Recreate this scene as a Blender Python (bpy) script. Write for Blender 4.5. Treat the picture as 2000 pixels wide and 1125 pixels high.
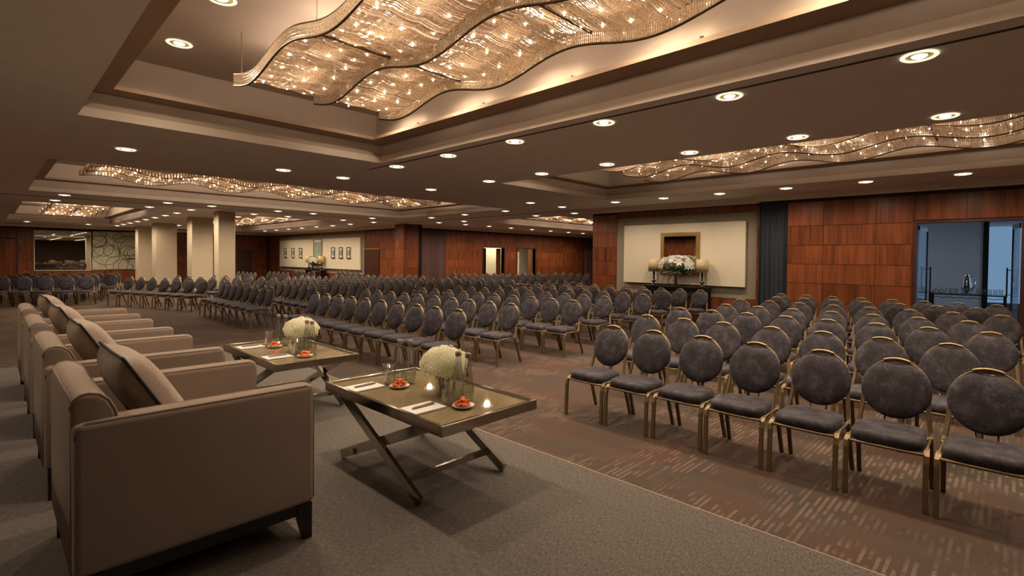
import bpy, bmesh, math, random
from mathutils import Matrix, Vector
random.seed(7)
PI = math.pi
sc = bpy.context.scene
col = sc.collection
for o in list(bpy.data.objects):
    bpy.data.objects.remove(o)

# ------------------------------------------------------------------ camera
FPX, YAW, PITCH, ROLL, CX, CY = 993.361, 0.7468997, -0.0194353, 0.0112773, 1051.477, 525.194
fw = Vector((math.cos(YAW)*math.cos(PITCH), math.sin(YAW)*math.cos(PITCH), math.sin(PITCH)))
rt = Vector((math.sin(YAW), -math.cos(YAW), 0))
up = rt.cross(fw)
r2 = rt*math.cos(ROLL) + up*math.sin(ROLL)
u2 = up*math.cos(ROLL) - rt*math.sin(ROLL)
cam_d = bpy.data.cameras.new('camera')
cam = bpy.data.objects.new('camera', cam_d)
col.objects.link(cam)
M = Matrix((r2, u2, -fw)).transposed().to_4x4()
M.translation = (0, 0, 1.7)
cam.matrix_world = M
cam_d.sensor_width = 36
cam_d.sensor_fit = 'HORIZONTAL'
cam_d.lens = FPX/2000*36
cam_d.shift_x = (1000-CX)/2000
cam_d.shift_y = (CY-562.5)/2000
cam_d.clip_start = 0.02
cam_d.clip_end = 200
sc.camera = cam

# ------------------------------------------------------------------ world (daylight outside the foyer window), exposure
w = bpy.data.worlds.new('daylight')
sc.world = w
w.use_nodes = True
w.node_tree.nodes['Background'].inputs[0].default_value = (0.42, 0.62, 0.90, 1)
w.node_tree.nodes['Background'].inputs[1].default_value = 0.33
sc.view_settings.view_transform = 'Standard'
sc.view_settings.look = 'None'
sc.view_settings.gamma = 1
sc.view_settings.exposure = 0.66
sc.view_settings.use_curve_mapping = False
sc.cycles.use_denoising = True
sc.cycles.max_bounces = 8
sc.cycles.diffuse_bounces = 4
sc.cycles.glossy_bounces = 4
sc.cycles.transmission_bounces = 6
sc.cycles.transparent_max_bounces = 16
sc.cycles.sample_clamp_indirect = 4
sc.cycles.caustics_reflective = False
sc.cycles.caustics_refractive = False
WARM = (1.0, 0.79, 0.57)
P_SPOT = 74.0      # recessed downlights
P_CHAND = 5.6      # chandelier lamps
P_COVE = 0.36       # cove lamps

# ------------------------------------------------------------------ materials
MATS = {}
def nodes(name):
    m = bpy.data.materials.new(name)
    m.use_nodes = True
    nt = m.node_tree
    b = nt.nodes['Principled BSDF']
    MATS[name] = m
    return m, nt, b
def N(nt, t, **kw):
    n = nt.nodes.new(t)
    for k, v in kw.items():
        if k in n.inputs: n.inputs[k].default_value = v
        else: setattr(n, k, v)
    return n
def L(nt, a, b): nt.links.new(a, b)
def c4(c): return (c[0], c[1], c[2], 1)
def ramp(nt, src, stops):
    r = nt.nodes.new('ShaderNodeValToRGB')
    e = r.color_ramp.elements
    while len(e) < len(stops): e.new(0.5)
    for i, (p, c) in enumerate(stops):
        e[i].position = p
        e[i].color = c4(c)
    L(nt, src, r.inputs[0])
    return r.outputs[0]
def coords(nt, scale=(1, 1, 1), kind='Object', rnd=False):
    tc = nt.nodes.new('ShaderNodeTexCoord')
    mp = nt.nodes.new('ShaderNodeMapping')
    mp.inputs['Scale'].default_value = scale
    L(nt, tc.outputs[kind], mp.inputs[0])
    if rnd:
        oi = nt.nodes.new('ShaderNodeObjectInfo')
        mm = N(nt, 'ShaderNodeMath', operation='MULTIPLY'); mm.inputs[1].default_value = 37.0
        L(nt, oi.outputs['Random'], mm.inputs[0])
        cb = nt.nodes.new('ShaderNodeCombineXYZ')
        L(nt, mm.outputs[0], cb.inputs[0]); L(nt, mm.outputs[0], cb.inputs[1]); L(nt, mm.outputs[0], cb.inputs[2])
        L(nt, cb.outputs[0], mp.inputs['Location'])
    return mp.outputs[0]
def bump(nt, b, src, strength, dist=0.01):
    bn = N(nt, 'ShaderNodeBump', Strength=strength, Distance=dist)
    L(nt, src, bn.inputs['Height'])
    L(nt, bn.outputs[0], b.inputs['Normal'])
def simple(name, color, rough=0.5, metal=0.0, var=0.0, scale=20, bmp=0.0, spec=0.5, sheen=0.0, stretch=(1, 1, 1), rnd=False):
    m, nt, b = nodes(name)
    b.inputs['Base Color'].default_value = c4(color)
    b.inputs['Roughness'].default_value = rough
    b.inputs['Metallic'].default_value = metal
    b.inputs['Specular IOR Level'].default_value = spec
    if sheen:
        b.inputs['Sheen Weight'].default_value = sheen
        b.inputs['Sheen Roughness'].default_value = 0.4
        b.inputs['Sheen Tint'].default_value = c4([min(1, x*3+0.1) for x in color])
    if var or bmp:
        nz = N(nt, 'ShaderNodeTexNoise', Scale=scale, Detail=5.0, Roughness=0.6)
        L(nt, coords(nt, stretch, rnd=rnd), nz.inputs['Vector'])
        if var:
            lo = [x*(1-var) for x in color]; hi = [min(1, x*(1+var)) for x in color]
            L(nt, ramp(nt, nz.outputs['Fac'], [(0.3, lo), (0.7, hi)]), b.inputs['Base Color'])
        if bmp: bump(nt, b, nz.outputs['Fac'], bmp, 0.004)
    return m
def emit(name, color, strength, sample='AUTO'):
    m, nt, b = nodes(name)
    nt.nodes.remove(b)
    e = N(nt, 'ShaderNodeEmission', Strength=strength)
    e.inputs[0].default_value = c4(color)
    L(nt, e.outputs[0], nt.nodes['Material Output'].inputs[0])
    m.cycles.emission_sampling = sample
    return m
def thin_glass(name, tint, ior=1.45, rough=0.0, gain=1.0):
    m, nt, b = nodes(name)
    nt.nodes.remove(b)
    t = N(nt, 'ShaderNodeBsdfTransparent'); t.inputs[0].default_value = c4(tint)
    g = N(nt, 'ShaderNodeBsdfGlossy', Roughness=rough)
    lw = N(nt, 'ShaderNodeLayerWeight', Blend=0.5)
    pw = N(nt, 'ShaderNodeMath', operation='POWER'); pw.inputs[1].default_value = 3.5
    mu = N(nt, 'ShaderNodeMath', operation='MULTIPLY_ADD'); mu.inputs[1].default_value = 0.55*gain; mu.inputs[2].default_value = 0.04*gain
    mx = N(nt, 'ShaderNodeMixShader')
    L(nt, lw.outputs['Facing'], pw.inputs[0]); L(nt, pw.outputs[0], mu.inputs[0]); L(nt, mu.outputs[0], mx.inputs[0])
    L(nt, t.outputs[0], mx.inputs[1]); L(nt, g.outputs[0], mx.inputs[2])
    L(nt, mx.outputs[0], nt.nodes['Material Output'].inputs[0])
    return m
def wood(name, dark, light, grain=(30, 30, 1.2), rough=0.32):
    m, nt, b = nodes(name)
    v = coords(nt, grain, rnd=True)
    n1 = N(nt, 'ShaderNodeTexNoise', Scale=1.0, Detail=6.0, Roughness=0.65); L(nt, v, n1.inputs['Vector'])
    v2 = coords(nt, (7, 7, 0.5), rnd=True)
    n2 = N(nt, 'ShaderNodeTexNoise', Scale=1.0, Detail=2.0); L(nt, v2, n2.inputs['Vector'])
    ad = N(nt, 'ShaderNodeMath', operation='MULTIPLY_ADD'); ad.inputs[1].default_value = 0.5
    L(nt, n1.outputs['Fac'], ad.inputs[0])
    hf = N(nt, 'ShaderNodeMath', operation='MULTIPLY'); hf.inputs[1].default_value = 0.5
    L(nt, n2.outputs['Fac'], hf.inputs[0]); L(nt, hf.outputs[0], ad.inputs[2])
    oi = nt.nodes.new('ShaderNodeObjectInfo')
    sh = N(nt, 'ShaderNodeMath', operation='MULTIPLY_ADD'); sh.inputs[1].default_value = 0.12; sh.inputs[2].default_value = -0.06
    L(nt, oi.outputs['Random'], sh.inputs[0])
    a2 = N(nt, 'ShaderNodeMath', operation='ADD'); L(nt, ad.outputs[0], a2.inputs[0]); L(nt, sh.outputs[0], a2.inputs[1])
    L(nt, ramp(nt, a2.outputs[0], [(0.33, dark), (0.66, light)]), b.inputs['Base Color'])
    b.inputs['Roughness'].default_value = rough
    b.inputs['Specular IOR Level'].default_value = 0.35
    return m

wood('mahogany', (0.085, 0.024, 0.010), (0.29, 0.086, 0.031))
simple('wood_gap', (0.018, 0.006, 0.003), 0.6)
simple('wood_dark', (0.06, 0.016, 0.008), 0.4, var=0.3, scale=12)
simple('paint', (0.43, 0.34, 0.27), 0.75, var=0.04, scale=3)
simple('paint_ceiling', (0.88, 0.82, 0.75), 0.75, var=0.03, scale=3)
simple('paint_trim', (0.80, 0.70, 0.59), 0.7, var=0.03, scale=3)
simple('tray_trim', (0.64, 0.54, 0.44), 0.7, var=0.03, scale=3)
simple('brown_matte', (0.38, 0.265, 0.18), 0.8)  # tray ledges, browner and darker than the frieze; also the stage edge trim
simple('track_dark', (0.04, 0.03, 0.022), 0.6)
simple('column_plaster', (0.55, 0.465, 0.335), 0.7, var=0.04, scale=4)
simple('cream_panel', (0.78, 0.70, 0.55), 0.65, var=0.02, scale=5)
simple('wall_fabric', (0.30, 0.26, 0.20), 0.8, var=0.05, scale=30)
simple('grey_wall', (0.50, 0.50, 0.52), 0.8, var=0.03, scale=4)
simple('corridor_wall', (0.75, 0.68, 0.50), 0.8, var=0.03, scale=4)
simple('steel', (0.58, 0.55, 0.50), 0.16, 1.0)
simple('steel_table', (0.40, 0.365, 0.32), 0.13, 1.0)
simple('chrome', (0.80, 0.80, 0.82), 0.08, 1.0)
simple('bronze_glass', (0.34, 0.27, 0.155), 0.03, 0.25, spec=1.0)
simple('gold_frame', (0.22, 0.158, 0.085), 0.5, 0.7, var=0.15, scale=60)
simple('gold_lit', (0.42, 0.31, 0.17), 0.5, 0.7)  # chair handle: frame gold brightened, the light on it put into the colour
simple('leg_dark', (0.20, 0.14, 0.07), 0.42, 0.9)
simple('gilt', (0.62, 0.42, 0.15), 0.35, 0.85, var=0.3, scale=40)
simple('black_lacquer', (0.006, 0.005, 0.005), 0.3)
simple('black_metal', (0.012, 0.012, 0.013), 0.4, 0.3)
simple('white_ceramic', (0.85, 0.83, 0.80), 0.2)
simple('paper', (0.85, 0.82, 0.80), 0.7)
simple('pen_body', (0.30, 0.24, 0.20), 0.35)
simple('linen', (0.30, 0.23, 0.185), 0.85, var=0.16, scale=140, bmp=0.25, sheen=0.15, stretch=(1, 1, 3))
simple('linen_piping', (0.30, 0.22, 0.165), 0.8, var=0.1, scale=200)
simple('pillow_front', (0.40, 0.31, 0.26), 0.75, var=0.14, scale=90, bmp=0.15, sheen=0.2)
simple('pillow_back', (0.29, 0.22, 0.165), 0.7, var=0.2, scale=30)
simple('pillow_trim', (0.015, 0.016, 0.02), 0.5)
simple('curtain_blue', (0.022, 0.032, 0.048), 0.8, var=0.15, scale=30, sheen=0.2)
simple('curtain_purple', (0.095, 0.045, 0.045), 0.8, var=0.2, scale=30, sheen=0.2)
def petal(name, c):
    m, nt, b = nodes(name); nt.nodes.remove(b)
    d = N(nt, 'ShaderNodeBsdfDiffuse'); d.inputs[0].default_value = c4(c)
    t = N(nt, 'ShaderNodeBsdfTranslucent'); t.inputs[0].default_value = c4(c)
    x = N(nt, 'ShaderNodeMixShader'); x.inputs[0].default_value = 0.45
    L(nt, d.outputs[0], x.inputs[1]); L(nt, t.outputs[0], x.inputs[2]); L(nt, x.outputs[0], nt.nodes['Material Output'].inputs[0])
petal('petal', (0.97, 0.95, 0.80)); petal('lily', (0.97, 0.96, 0.92))
simple('leaf', (0.035, 0.075, 0.025), 0.5, var=0.4, scale=30)
simple('stem_green', (0.10, 0.20, 0.05), 0.5, var=0.3, scale=30)
simple('fruit', (0.80, 0.17, 0.02), 0.4, var=0.3, scale=60, bmp=0.4)
simple('shade', (0.55, 0.44, 0.26), 0.6)
simple('shade_gold', (0.66, 0.49, 0.20), 0.6)
simple('art_print', (0.28, 0.36, 0.30), 0.6, var=0.8, scale=9)
simple('mat_board', (0.80, 0.76, 0.66), 0.7)
simple('mural', (0.62, 0.60, 0.42), 0.35, var=0.15, scale=2.0)
simple('mural_line', (0.10, 0.085, 0.05), 0.5)
simple('mirror', (0.62, 0.62, 0.58), 0.01, 1.0)
simple('rod', (0.25, 0.2, 0.15), 0.4, 0.8)
simple('rib_dark', (0.10, 0.06, 0.03), 0.45, 0.6)
thin_glass('glass', (0.945, 0.955, 0.95), 1.5, gain=2.2)
thin_glass('pane', (0.86, 0.93, 0.97), 1.45, gain=1.0)
thin_glass('water', (0.90, 0.93, 0.90), 1.33)
emit('lens', (1.0, 0.86, 0.66), 9.0, 'NONE')
emit('ring_glow', (1.0, 0.86, 0.62), 0.75, 'NONE')  # weak emission stands in for lamplight reflected on the trim ring
emit('bulb', (1.0, 0.84, 0.60), 16.0, 'NONE')
emit('sconce_lamp', (1.0, 0.8, 0.5), 3.0, 'NONE')

def crystal():
    m, nt, b = nodes('crystal')
    nt.nodes.remove(b)
    n = N(nt, 'ShaderNodeTexNoise', Scale=55.0, Detail=2.0)
    L(nt, coords(nt), n.inputs['Vector'])
    colr = ramp(nt, n.outputs['Fac'], [(0.28, (0.50, 0.36, 0.26)), (0.5, (0.86, 0.72, 0.56)), (0.70, (0.99, 0.93, 0.84))])
    tl = N(nt, 'ShaderNodeBsdfTranslucent'); L(nt, colr, tl.inputs[0])
    df = N(nt, 'ShaderNodeBsdfDiffuse'); L(nt, colr, df.inputs[0])
    gl = N(nt, 'ShaderNodeBsdfGlossy', Roughness=0.18); gl.inputs[0].default_value = (1, 0.88, 0.72, 1)
    m1 = N(nt, 'ShaderNodeMixShader'); m1.inputs[0].default_value = 0.25
    L(nt, tl.outputs[0], m1.inputs[1]); L(nt, df.outputs[0], m1.inputs[2])
    m2 = N(nt, 'ShaderNodeMixShader'); m2.inputs[0].default_value = 0.22
    L(nt, m1.outputs[0], m2.inputs[1]); L(nt, gl.outputs[0], m2.inputs[2])
    L(nt, m2.outputs[0], nt.nodes['Material Output'].inputs[0])
crystal()

def chair_fabric():
    m, nt, b = nodes('chair_fabric')
    v = coords(nt, rnd=True)
    n1 = N(nt, 'ShaderNodeTexNoise', Scale=48.0, Detail=5.0, Roughness=0.75); L(nt, v, n1.inputs['Vector'])
    n2 = N(nt, 'ShaderNodeTexNoise', Scale=11.0, Detail=3.0); L(nt, v, n2.inputs['Vector'])
    ad = N(nt, 'ShaderNodeMath', operation='ADD'); L(nt, n1.outputs['Fac'], ad.inputs[0]); L(nt, n2.outputs['Fac'], ad.inputs[1])
    hf = N(nt, 'ShaderNodeMath', operation='MULTIPLY'); hf.inputs[1].default_value = 0.5; L(nt, ad.outputs[0], hf.inputs[0])
    L(nt, ramp(nt, hf.outputs[0], [(0.38, (0.0105, 0.0085, 0.0125)), (0.5, (0.0235, 0.019, 0.0265)), (0.62, (0.070, 0.058, 0.075))]), b.inputs['Base Color'])
    b.inputs['Roughness'].default_value = 0.75
    b.inputs['Sheen Weight'].default_value = 0.16
    b.inputs['Sheen Roughness'].default_value = 0.35
    b.inputs['Sheen Tint'].default_value = (0.55, 0.5, 0.6, 1)
    bump(nt, b, n1.outputs['Fac'], 0.15, 0.003)
chair_fabric()

def carpet():
    m, nt, b = nodes('carpet')
    v = coords(nt)
    sx = nt.nodes.new('ShaderNodeSeparateXYZ'); L(nt, v, sx.inputs[0])
    base_n = N(nt, 'ShaderNodeTexNoise', Scale=1.2, Detail=4.0); L(nt, v, base_n.inputs['Vector'])
    base = ramp(nt, base_n.outputs['Fac'], [(0.34, (0.070, 0.055, 0.044)), (0.50, (0.080, 0.055, 0.043)), (0.66, (0.092, 0.053, 0.040))])
    # dashed streaks running along x
    fr = N(nt, 'ShaderNodeMath', operation='MULTIPLY'); fr.inputs[1].default_value = 1/0.041; L(nt, sx.outputs[1], fr.inputs[0])
    fl = N(nt, 'ShaderNodeMath', operation='FLOOR'); L(nt, fr.outputs[0], fl.inputs[0])
    fc = N(nt, 'ShaderNodeMath', operation='FRACT'); L(nt, fr.outputs[0], fc.inputs[0])
    cm = N(nt, 'ShaderNodeMath', operation='COMPARE'); cm.inputs[1].default_value = 0.5; cm.inputs[2].default_value = 0.25; L(nt, fc.outputs[0], cm.inputs[0])
    cb = nt.nodes.new('ShaderNodeCombineXYZ')
    xs = N(nt, 'ShaderNodeMath', operation='MULTIPLY'); xs.inputs[1].default_value = 4.2; L(nt, sx.outputs[0], xs.inputs[0])
    ys = N(nt, 'ShaderNodeMath', operation='MULTIPLY'); ys.inputs[1].default_value = 7.31; L(nt, fl.outputs[0], ys.inputs[0])
    L(nt, xs.outputs[0], cb.inputs[0]); L(nt, ys.outputs[0], cb.inputs[1])
    dn = N(nt, 'ShaderNodeTexNoise', Scale=1.0, Detail=2.0); L(nt, cb.outputs[0], dn.inputs['Vector'])
    dash = ramp(nt, dn.outputs['Fac'], [(0.46, (0, 0, 0)), (0.53, (1, 1, 1))])
    pn = N(nt, 'ShaderNodeTexNoise', Scale=1.05, Detail=2.0); L(nt, coords(nt, (1.0, 0.8, 1)), pn.inputs['Vector'])
    patch = ramp(nt, pn.outputs['Fac'], [(0.46, (0, 0, 0)), (0.56, (1, 1, 1))])
    fz = N(nt, 'ShaderNodeTexNoise', Scale=60.0, Detail=3.0); L(nt, v, fz.inputs['Vector'])
    fuz = ramp(nt, fz.outputs['Fac'], [(0.35, (0.35, 0.35, 0.35)), (0.6, (1, 1, 1))])
    m1 = N(nt, 'ShaderNodeMath', operation='MULTIPLY'); L(nt, cm.outputs[0], m1.inputs[0]); L(nt, dash, m1.inputs[1])
    m2 = N(nt, 'ShaderNodeMath', operation='MULTIPLY'); L(nt, m1.outputs[0], m2.inputs[0]); L(nt, patch, m2.inputs[1])
    m3 = N(nt, 'ShaderNodeMath', operation='MULTIPLY'); L(nt, m2.outputs[0], m3.inputs[0]); L(nt, fuz, m3.inputs[1])
    m4 = N(nt, 'ShaderNodeMath', operation='MULTIPLY'); m4.inputs[1].default_value = 0.75; L(nt, m3.outputs[0], m4.inputs[0])
    mx = N(nt, 'ShaderNodeMix', data_type='RGBA')
    L(nt, m4.outputs[0], mx.inputs[0]); L(nt, base, mx.inputs[6]); mx.inputs[7].default_value = (0.205, 0.150, 0.122, 1)
    # fine pile
    n3 = N(nt, 'ShaderNodeTexNoise', Scale=160.0, Detail=2.0); L(nt, v, n3.inputs['Vector'])
    pl = ramp(nt, n3.outputs['Fac'], [(0.3, (0.62, 0.62, 0.62)), (0.7, (1.2, 1.2, 1.2))])
    mp = N(nt, 'ShaderNodeMix', data_type='RGBA', blend_type='MULTIPLY'); mp.inputs[0].default_value = 1.0
    L(nt, mx.outputs[2], mp.inputs[6]); L(nt, pl, mp.inputs[7])
    L(nt, mp.outputs[2], b.inputs['Base Color'])
    b.inputs['Roughness'].default_value = 0.95
    b.inputs['Specular IOR Level'].default_value = 0.1
    bump(nt, b, n3.outputs['Fac'], 0.3, 0.004)
carpet()

def rug():
    m, nt, b = nodes('stage_carpet')
    v = coords(nt)
    n3 = N(nt, 'ShaderNodeTexNoise', Scale=110.0, Detail=5.0, Roughness=0.8); L(nt, v, n3.inputs['Vector'])
    v2 = coords(nt, (40, 220, 60))
    n4 = N(nt, 'ShaderNodeTexNoise', Scale=1.0, Detail=2.0); L(nt, v2, n4.inputs['Vector'])
    ad = N(nt, 'ShaderNodeMath', operation='ADD'); L(nt, n3.outputs['Fac'], ad.inputs[0]); L(nt, n4.outputs['Fac'], ad.inputs[1])
    hf = N(nt, 'ShaderNodeMath', operation='MULTIPLY'); hf.inputs[1].default_value = 0.5; L(nt, ad.outputs[0], hf.inputs[0])
    L(nt, ramp(nt, hf.outputs[0], [(0.36, (0.068, 0.059, 0.052)), (0.5, (0.128, 0.112, 0.100)), (0.66, (0.215, 0.19, 0.170))]), b.inputs['Base Color'])
    b.inputs['Roughness'].default_value = 0.95
    b.inputs['Specular IOR Level'].default_value = 0.1
    bump(nt, b, n3.outputs['Fac'], 0.35, 0.004)
rug()

# ------------------------------------------------------------------ mesh helpers
class MB:
    def __init__(s): s.v = []; s.f = []
    def add(s, vs, fs):
        o = len(s.v); s.v += [tuple(p) for p in vs]; s.f += [tuple(i+o for i in f) for f in fs]; return s
    def box(s, x0, y0, z0, x1, y1, z1):
        return s.add([(x0, y0, z0), (x1, y0, z0), (x1, y1, z0), (x0, y1, z0), (x0, y0, z1), (x1, y0, z1), (x1, y1, z1), (x0, y1, z1)],
                     [(0, 3, 2, 1), (4, 5, 6, 7), (0, 1, 5, 4), (1, 2, 6, 5), (2, 3, 7, 6), (3, 0, 4, 7)])
    def quad(s, a, b, c, d): return s.add([a, b, c, d], [(0, 1, 2, 3)])
    def tube(s, pts, r, n=8, ry=None, cap=True, refup=(0, 0, 1), closed=False):
        pts = [Vector(p) for p in pts]; k = len(pts)
        rs = r if isinstance(r, (list, tuple)) else [r]*k
        vs = []
        ru = Vector(refup)
        for i, p in enumerate(pts):
            if closed: t = pts[(i+1) % k]-pts[i-1]
            else: t = pts[min(i+1, k-1)]-pts[max(i-1, 0)]
            t.normalize()
            a = ru - t*ru.dot(t)
            if a.length < 1e-3: a = Vector((1, 0, 0)) - t*t.x
            if a.length < 1e-3: a = Vector((0, 1, 0))
            a.normalize(); b = t.cross(a)
            q = (ry/r if ry and not isinstance(r, (list, tuple)) else 1)
            for j in range(n):
                an = 2*PI*j/n + PI/n
                vs.append(p + a*math.cos(an)*rs[i] + b*math.sin(an)*rs[i]*q)
        fs = []
        m = k if closed else k-1
        for i in range(m):
            i2 = (i+1) % k
            for j in range(n):
                fs.append((i*n+j, i*n+(j+1) % n, i2*n+(j+1) % n, i2*n+j))
        if cap and not closed:
            fs.append(tuple(reversed(range(n)))); fs.append(tuple((k-1)*n+j for j in range(n)))
        return s.add(vs, fs)
    def bar(s, a, b, w, h, upv=(0, 0, 1)):
        a = Vector(a); b = Vector(b); t = (b-a).normalized()
        u = Vector(upv); u = (u - t*u.dot(t)).normalized(); x = t.cross(u)
        vs = []
        for p in (a, b):
            for sx, su in ((-1, -1), (1, -1), (1, 1), (-1, 1)): vs.append(p + x*w/2*sx + u*h/2*su)
        return s.add(vs, [(3, 2, 1, 0), (4, 5, 6, 7), (0, 1, 5, 4), (1, 2, 6, 5), (2, 3, 7, 6), (3, 0, 4, 7)])
    def lathe(s, prof, n=20, c=(0, 0, 0)):
        vs = []; fs = []
        for r, z in prof:
            for j in range(n): vs.append((c[0]+r*math.cos(2*PI*j/n), c[1]+r*math.sin(2*PI*j/n), c[2]+z))
        for i in range(len(prof)-1):
            for j in range(n): fs.append((i*n+j, i*n+(j+1) % n, (i+1)*n+(j+1) % n, (i+1)*n+j))
        if prof[0][0] > 1e-4: fs.append(tuple(reversed(range(n))))
        if prof[-1][0] > 1e-4: fs.append(tuple((len(prof)-1)*n+j for j in range(n)))
        return s.add(vs, fs)
    def extrude(s, poly, axis, a, b):
        # poly: 2D points; axis 'y': (x,z) poly ; 'x': (y,z) poly
        n = len(poly); vs = []
        for t in (a, b):
            for p in poly: vs.append((p[0], t, p[1]) if axis == 'y' else (t, p[0], p[1]))
        fs = [tuple(range(n)), tuple(reversed(range(n, 2*n)))]
        for i in range(n): fs.append((i, n+i, n+(i+1) % n, (i+1) % n))
        return s.add(vs, fs)
    def mesh(s, name, mat=None, smooth=False):
        me = bpy.data.meshes.new(name)
        me.from_pydata(s.v, [], s.f)
        bm = bmesh.new(); bm.from_mesh(me)
        bmesh.ops.recalc_face_normals(bm, faces=bm.faces)
        bm.to_mesh(me); bm.free()
        if mat: me.materials.append(MATS[mat])
        if smooth:
            for p in me.polygons: p.use_smooth = True
        return me
    def obj(s, name, mat, parent=None, loc=None, smooth=False, rz=0):
        return mkobj(name, s.mesh(name, mat, smooth), parent, loc, rz)
def mkobj(name, me, parent=None, loc=None, rz=0):
    o = bpy.data.objects.new(name, me); col.objects.link(o)
    if parent: o.parent = parent
    if loc: o.location = loc
    if rz: o.rotation_euler = (0, 0, rz)
    return o
def rbox(x0, y0, z0, x1, y1, z1, r, seg=3):
    bm = bmesh.new()
    bmesh.ops.create_cube(bm, size=1)
    for v in bm.verts:
        v.co = ((x0+x1)/2+v.co.x*(x1-x0), (y0+y1)/2+v.co.y*(y1-y0), (z0+z1)/2+v.co.z*(z1-z0))
    bmesh.ops.bevel(bm, geom=list(bm.edges), offset=r, segments=seg, affect='EDGES', profile=0.5)
    return bm
def bmobj(name, bm, mat, parent=None, smooth=True, loc=None):
    me = bpy.data.meshes.new(name); bm.to_mesh(me); bm.free()
    me.materials.append(MATS[mat])
    if smooth:
        for p in me.polygons: p.use_smooth = True
    return mkobj(name, me, parent, loc)
def tag(o, label=None, cat=None, group=None, kind=None):
    if label: o['label'] = label
    if cat: o['category'] = cat
    if group: o['group'] = group
    if kind: o['kind'] = kind
    return o
def thing(name, loc, label, cat, group=None, rz=0):
    o = bpy.data.objects.new(name, None); col.objects.link(o)
    o.empty_display_size = 0.1
    o.location = loc; o.rotation_euler = (0, 0, rz)
    return tag(o, label, cat, group)
def copy_tree(o, parent=None):
    c = o.copy(); col.objects.link(c)
    if parent: c.parent = parent
    for ch in list(o.children): copy_tree(ch, c)
    return c
def struct(o, label, cat='structure'):
    o['kind'] = 'structure'; o['label'] = label; o['category'] = cat
    return o
ORD = ['first', 'second', 'third', 'fourth', 'fifth', 'sixth', 'seventh', 'eighth', 'ninth', 'tenth', 'eleventh', 'twelfth', 'thirteenth', 'fourteenth']

# ------------------------------------------------------------------ floor and stage
ZC = 3.35      # ceiling plane
ZW = 3.20      # underside of the wall crown
fl = MB().box(-5.2, -6.2, -0.1, 30.2, 41.3, 0.0).obj('floor', 'carpet')
struct(fl, 'patterned red brown carpet with pale dashed streaks', 'floor')
st = MB().box(-4.9, -5.9, 0.001, 2.325, 7.65, 0.5).obj('stage_platform', 'stage_carpet')
tag(st, 'low stage platform covered in mottled grey beige carpet', 'stage')
MB().box(2.325, -5.9, 0.001, 2.331, 7.65, 0.47).obj('skirting', 'black_lacquer', st)
MB().box(2.318, -5.9, 0.497, 2.332, 7.656, 0.4995).obj('edge_trim', 'brown_matte', st)

# ------------------------------------------------------------------ ceiling with recessed trays
TRAYS = [  # x0,x1,y0,y1
    (0.725, 4.67, -3.6, 8.13), (7.62, 11.6, -3.6, 8.20), (0.70, 11.77, 12.30, 18.80),
    (0.58, 4.52, 23.0, 36.4), (7.60, 11.70, 23.1, 38.4), (14.9, 27.0, 12.6, 17.6)]
def build_ceiling():
    xs = sorted({-5.2, 30.2, *[t[0] for t in TRAYS], *[t[1] for t in TRAYS]})
    ys = sorted({-6.2, 41.3, *[t[2] for t in TRAYS], *[t[3] for t in TRAYS]})
    m = MB()
    for i in range(len(xs)-1):
        for j in range(len(ys)-1):
            cx, cy = (xs[i]+xs[i+1])/2, (ys[j]+ys[j+1])/2
            if any(t[0] < cx < t[1] and t[2] < cy < t[3] for t in TRAYS): continue
            m.box(xs[i], ys[j], ZC, xs[i+1], ys[j+1], ZC+0.05)
    ce = struct(m.obj('ceiling', 'paint_ceiling'), 'taupe painted ceiling with recessed trays', 'ceiling')
    def ring(m, t, i0, z0, i1, z1):
        # i0,i1: inset from the opening at z0,z1
        a = [(t[0]+i0, t[2]+i0, z0), (t[1]-i0, t[2]+i0, z0), (t[1]-i0, t[3]-i0, z0), (t[0]+i0, t[3]-i0, z0)]
        b = [(t[0]+i1, t[2]+i1, z1), (t[1]-i1, t[2]+i1, z1), (t[1]-i1, t[3]-i1, z1), (t[0]+i1, t[3]-i1, z1)]
        for k in range(4):
            m.quad(a[k], a[(k+1) % 4], b[(k+1) % 4], b[k])
    for t in TRAYS:
        m = MB(); ring(m, t, 0.0, ZC-0.002, 0.012, ZC+0.105); ring(m, t, 0.012, ZC+0.105, -0.02, ZC+0.112)
        m.obj('tray_molding', 'tray_trim', ce)
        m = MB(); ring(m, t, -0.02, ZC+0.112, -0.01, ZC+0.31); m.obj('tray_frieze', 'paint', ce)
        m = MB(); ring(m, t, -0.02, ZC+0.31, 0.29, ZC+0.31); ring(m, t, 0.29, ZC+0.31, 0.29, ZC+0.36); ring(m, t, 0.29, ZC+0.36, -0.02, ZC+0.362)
        m.obj('tray_ledge', 'brown_matte', ce)
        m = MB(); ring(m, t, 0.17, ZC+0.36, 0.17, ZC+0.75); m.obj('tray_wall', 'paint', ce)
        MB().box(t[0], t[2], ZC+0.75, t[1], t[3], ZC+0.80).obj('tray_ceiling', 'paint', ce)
    # sliding partition tracks (dark grooves)
    for bx in ((-5, 20.5, 13.2, 20.62), (4.86, -6, 4.90, 8.9), (13.36, 10.2, 13.46, 21.6)):
        MB().box(bx[0], bx[1], ZC-0.004, bx[2], bx[3], ZC+0.01).obj('partition_track', 'track_dark', ce)
    return ce
ceiling = build_ceiling()

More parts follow.
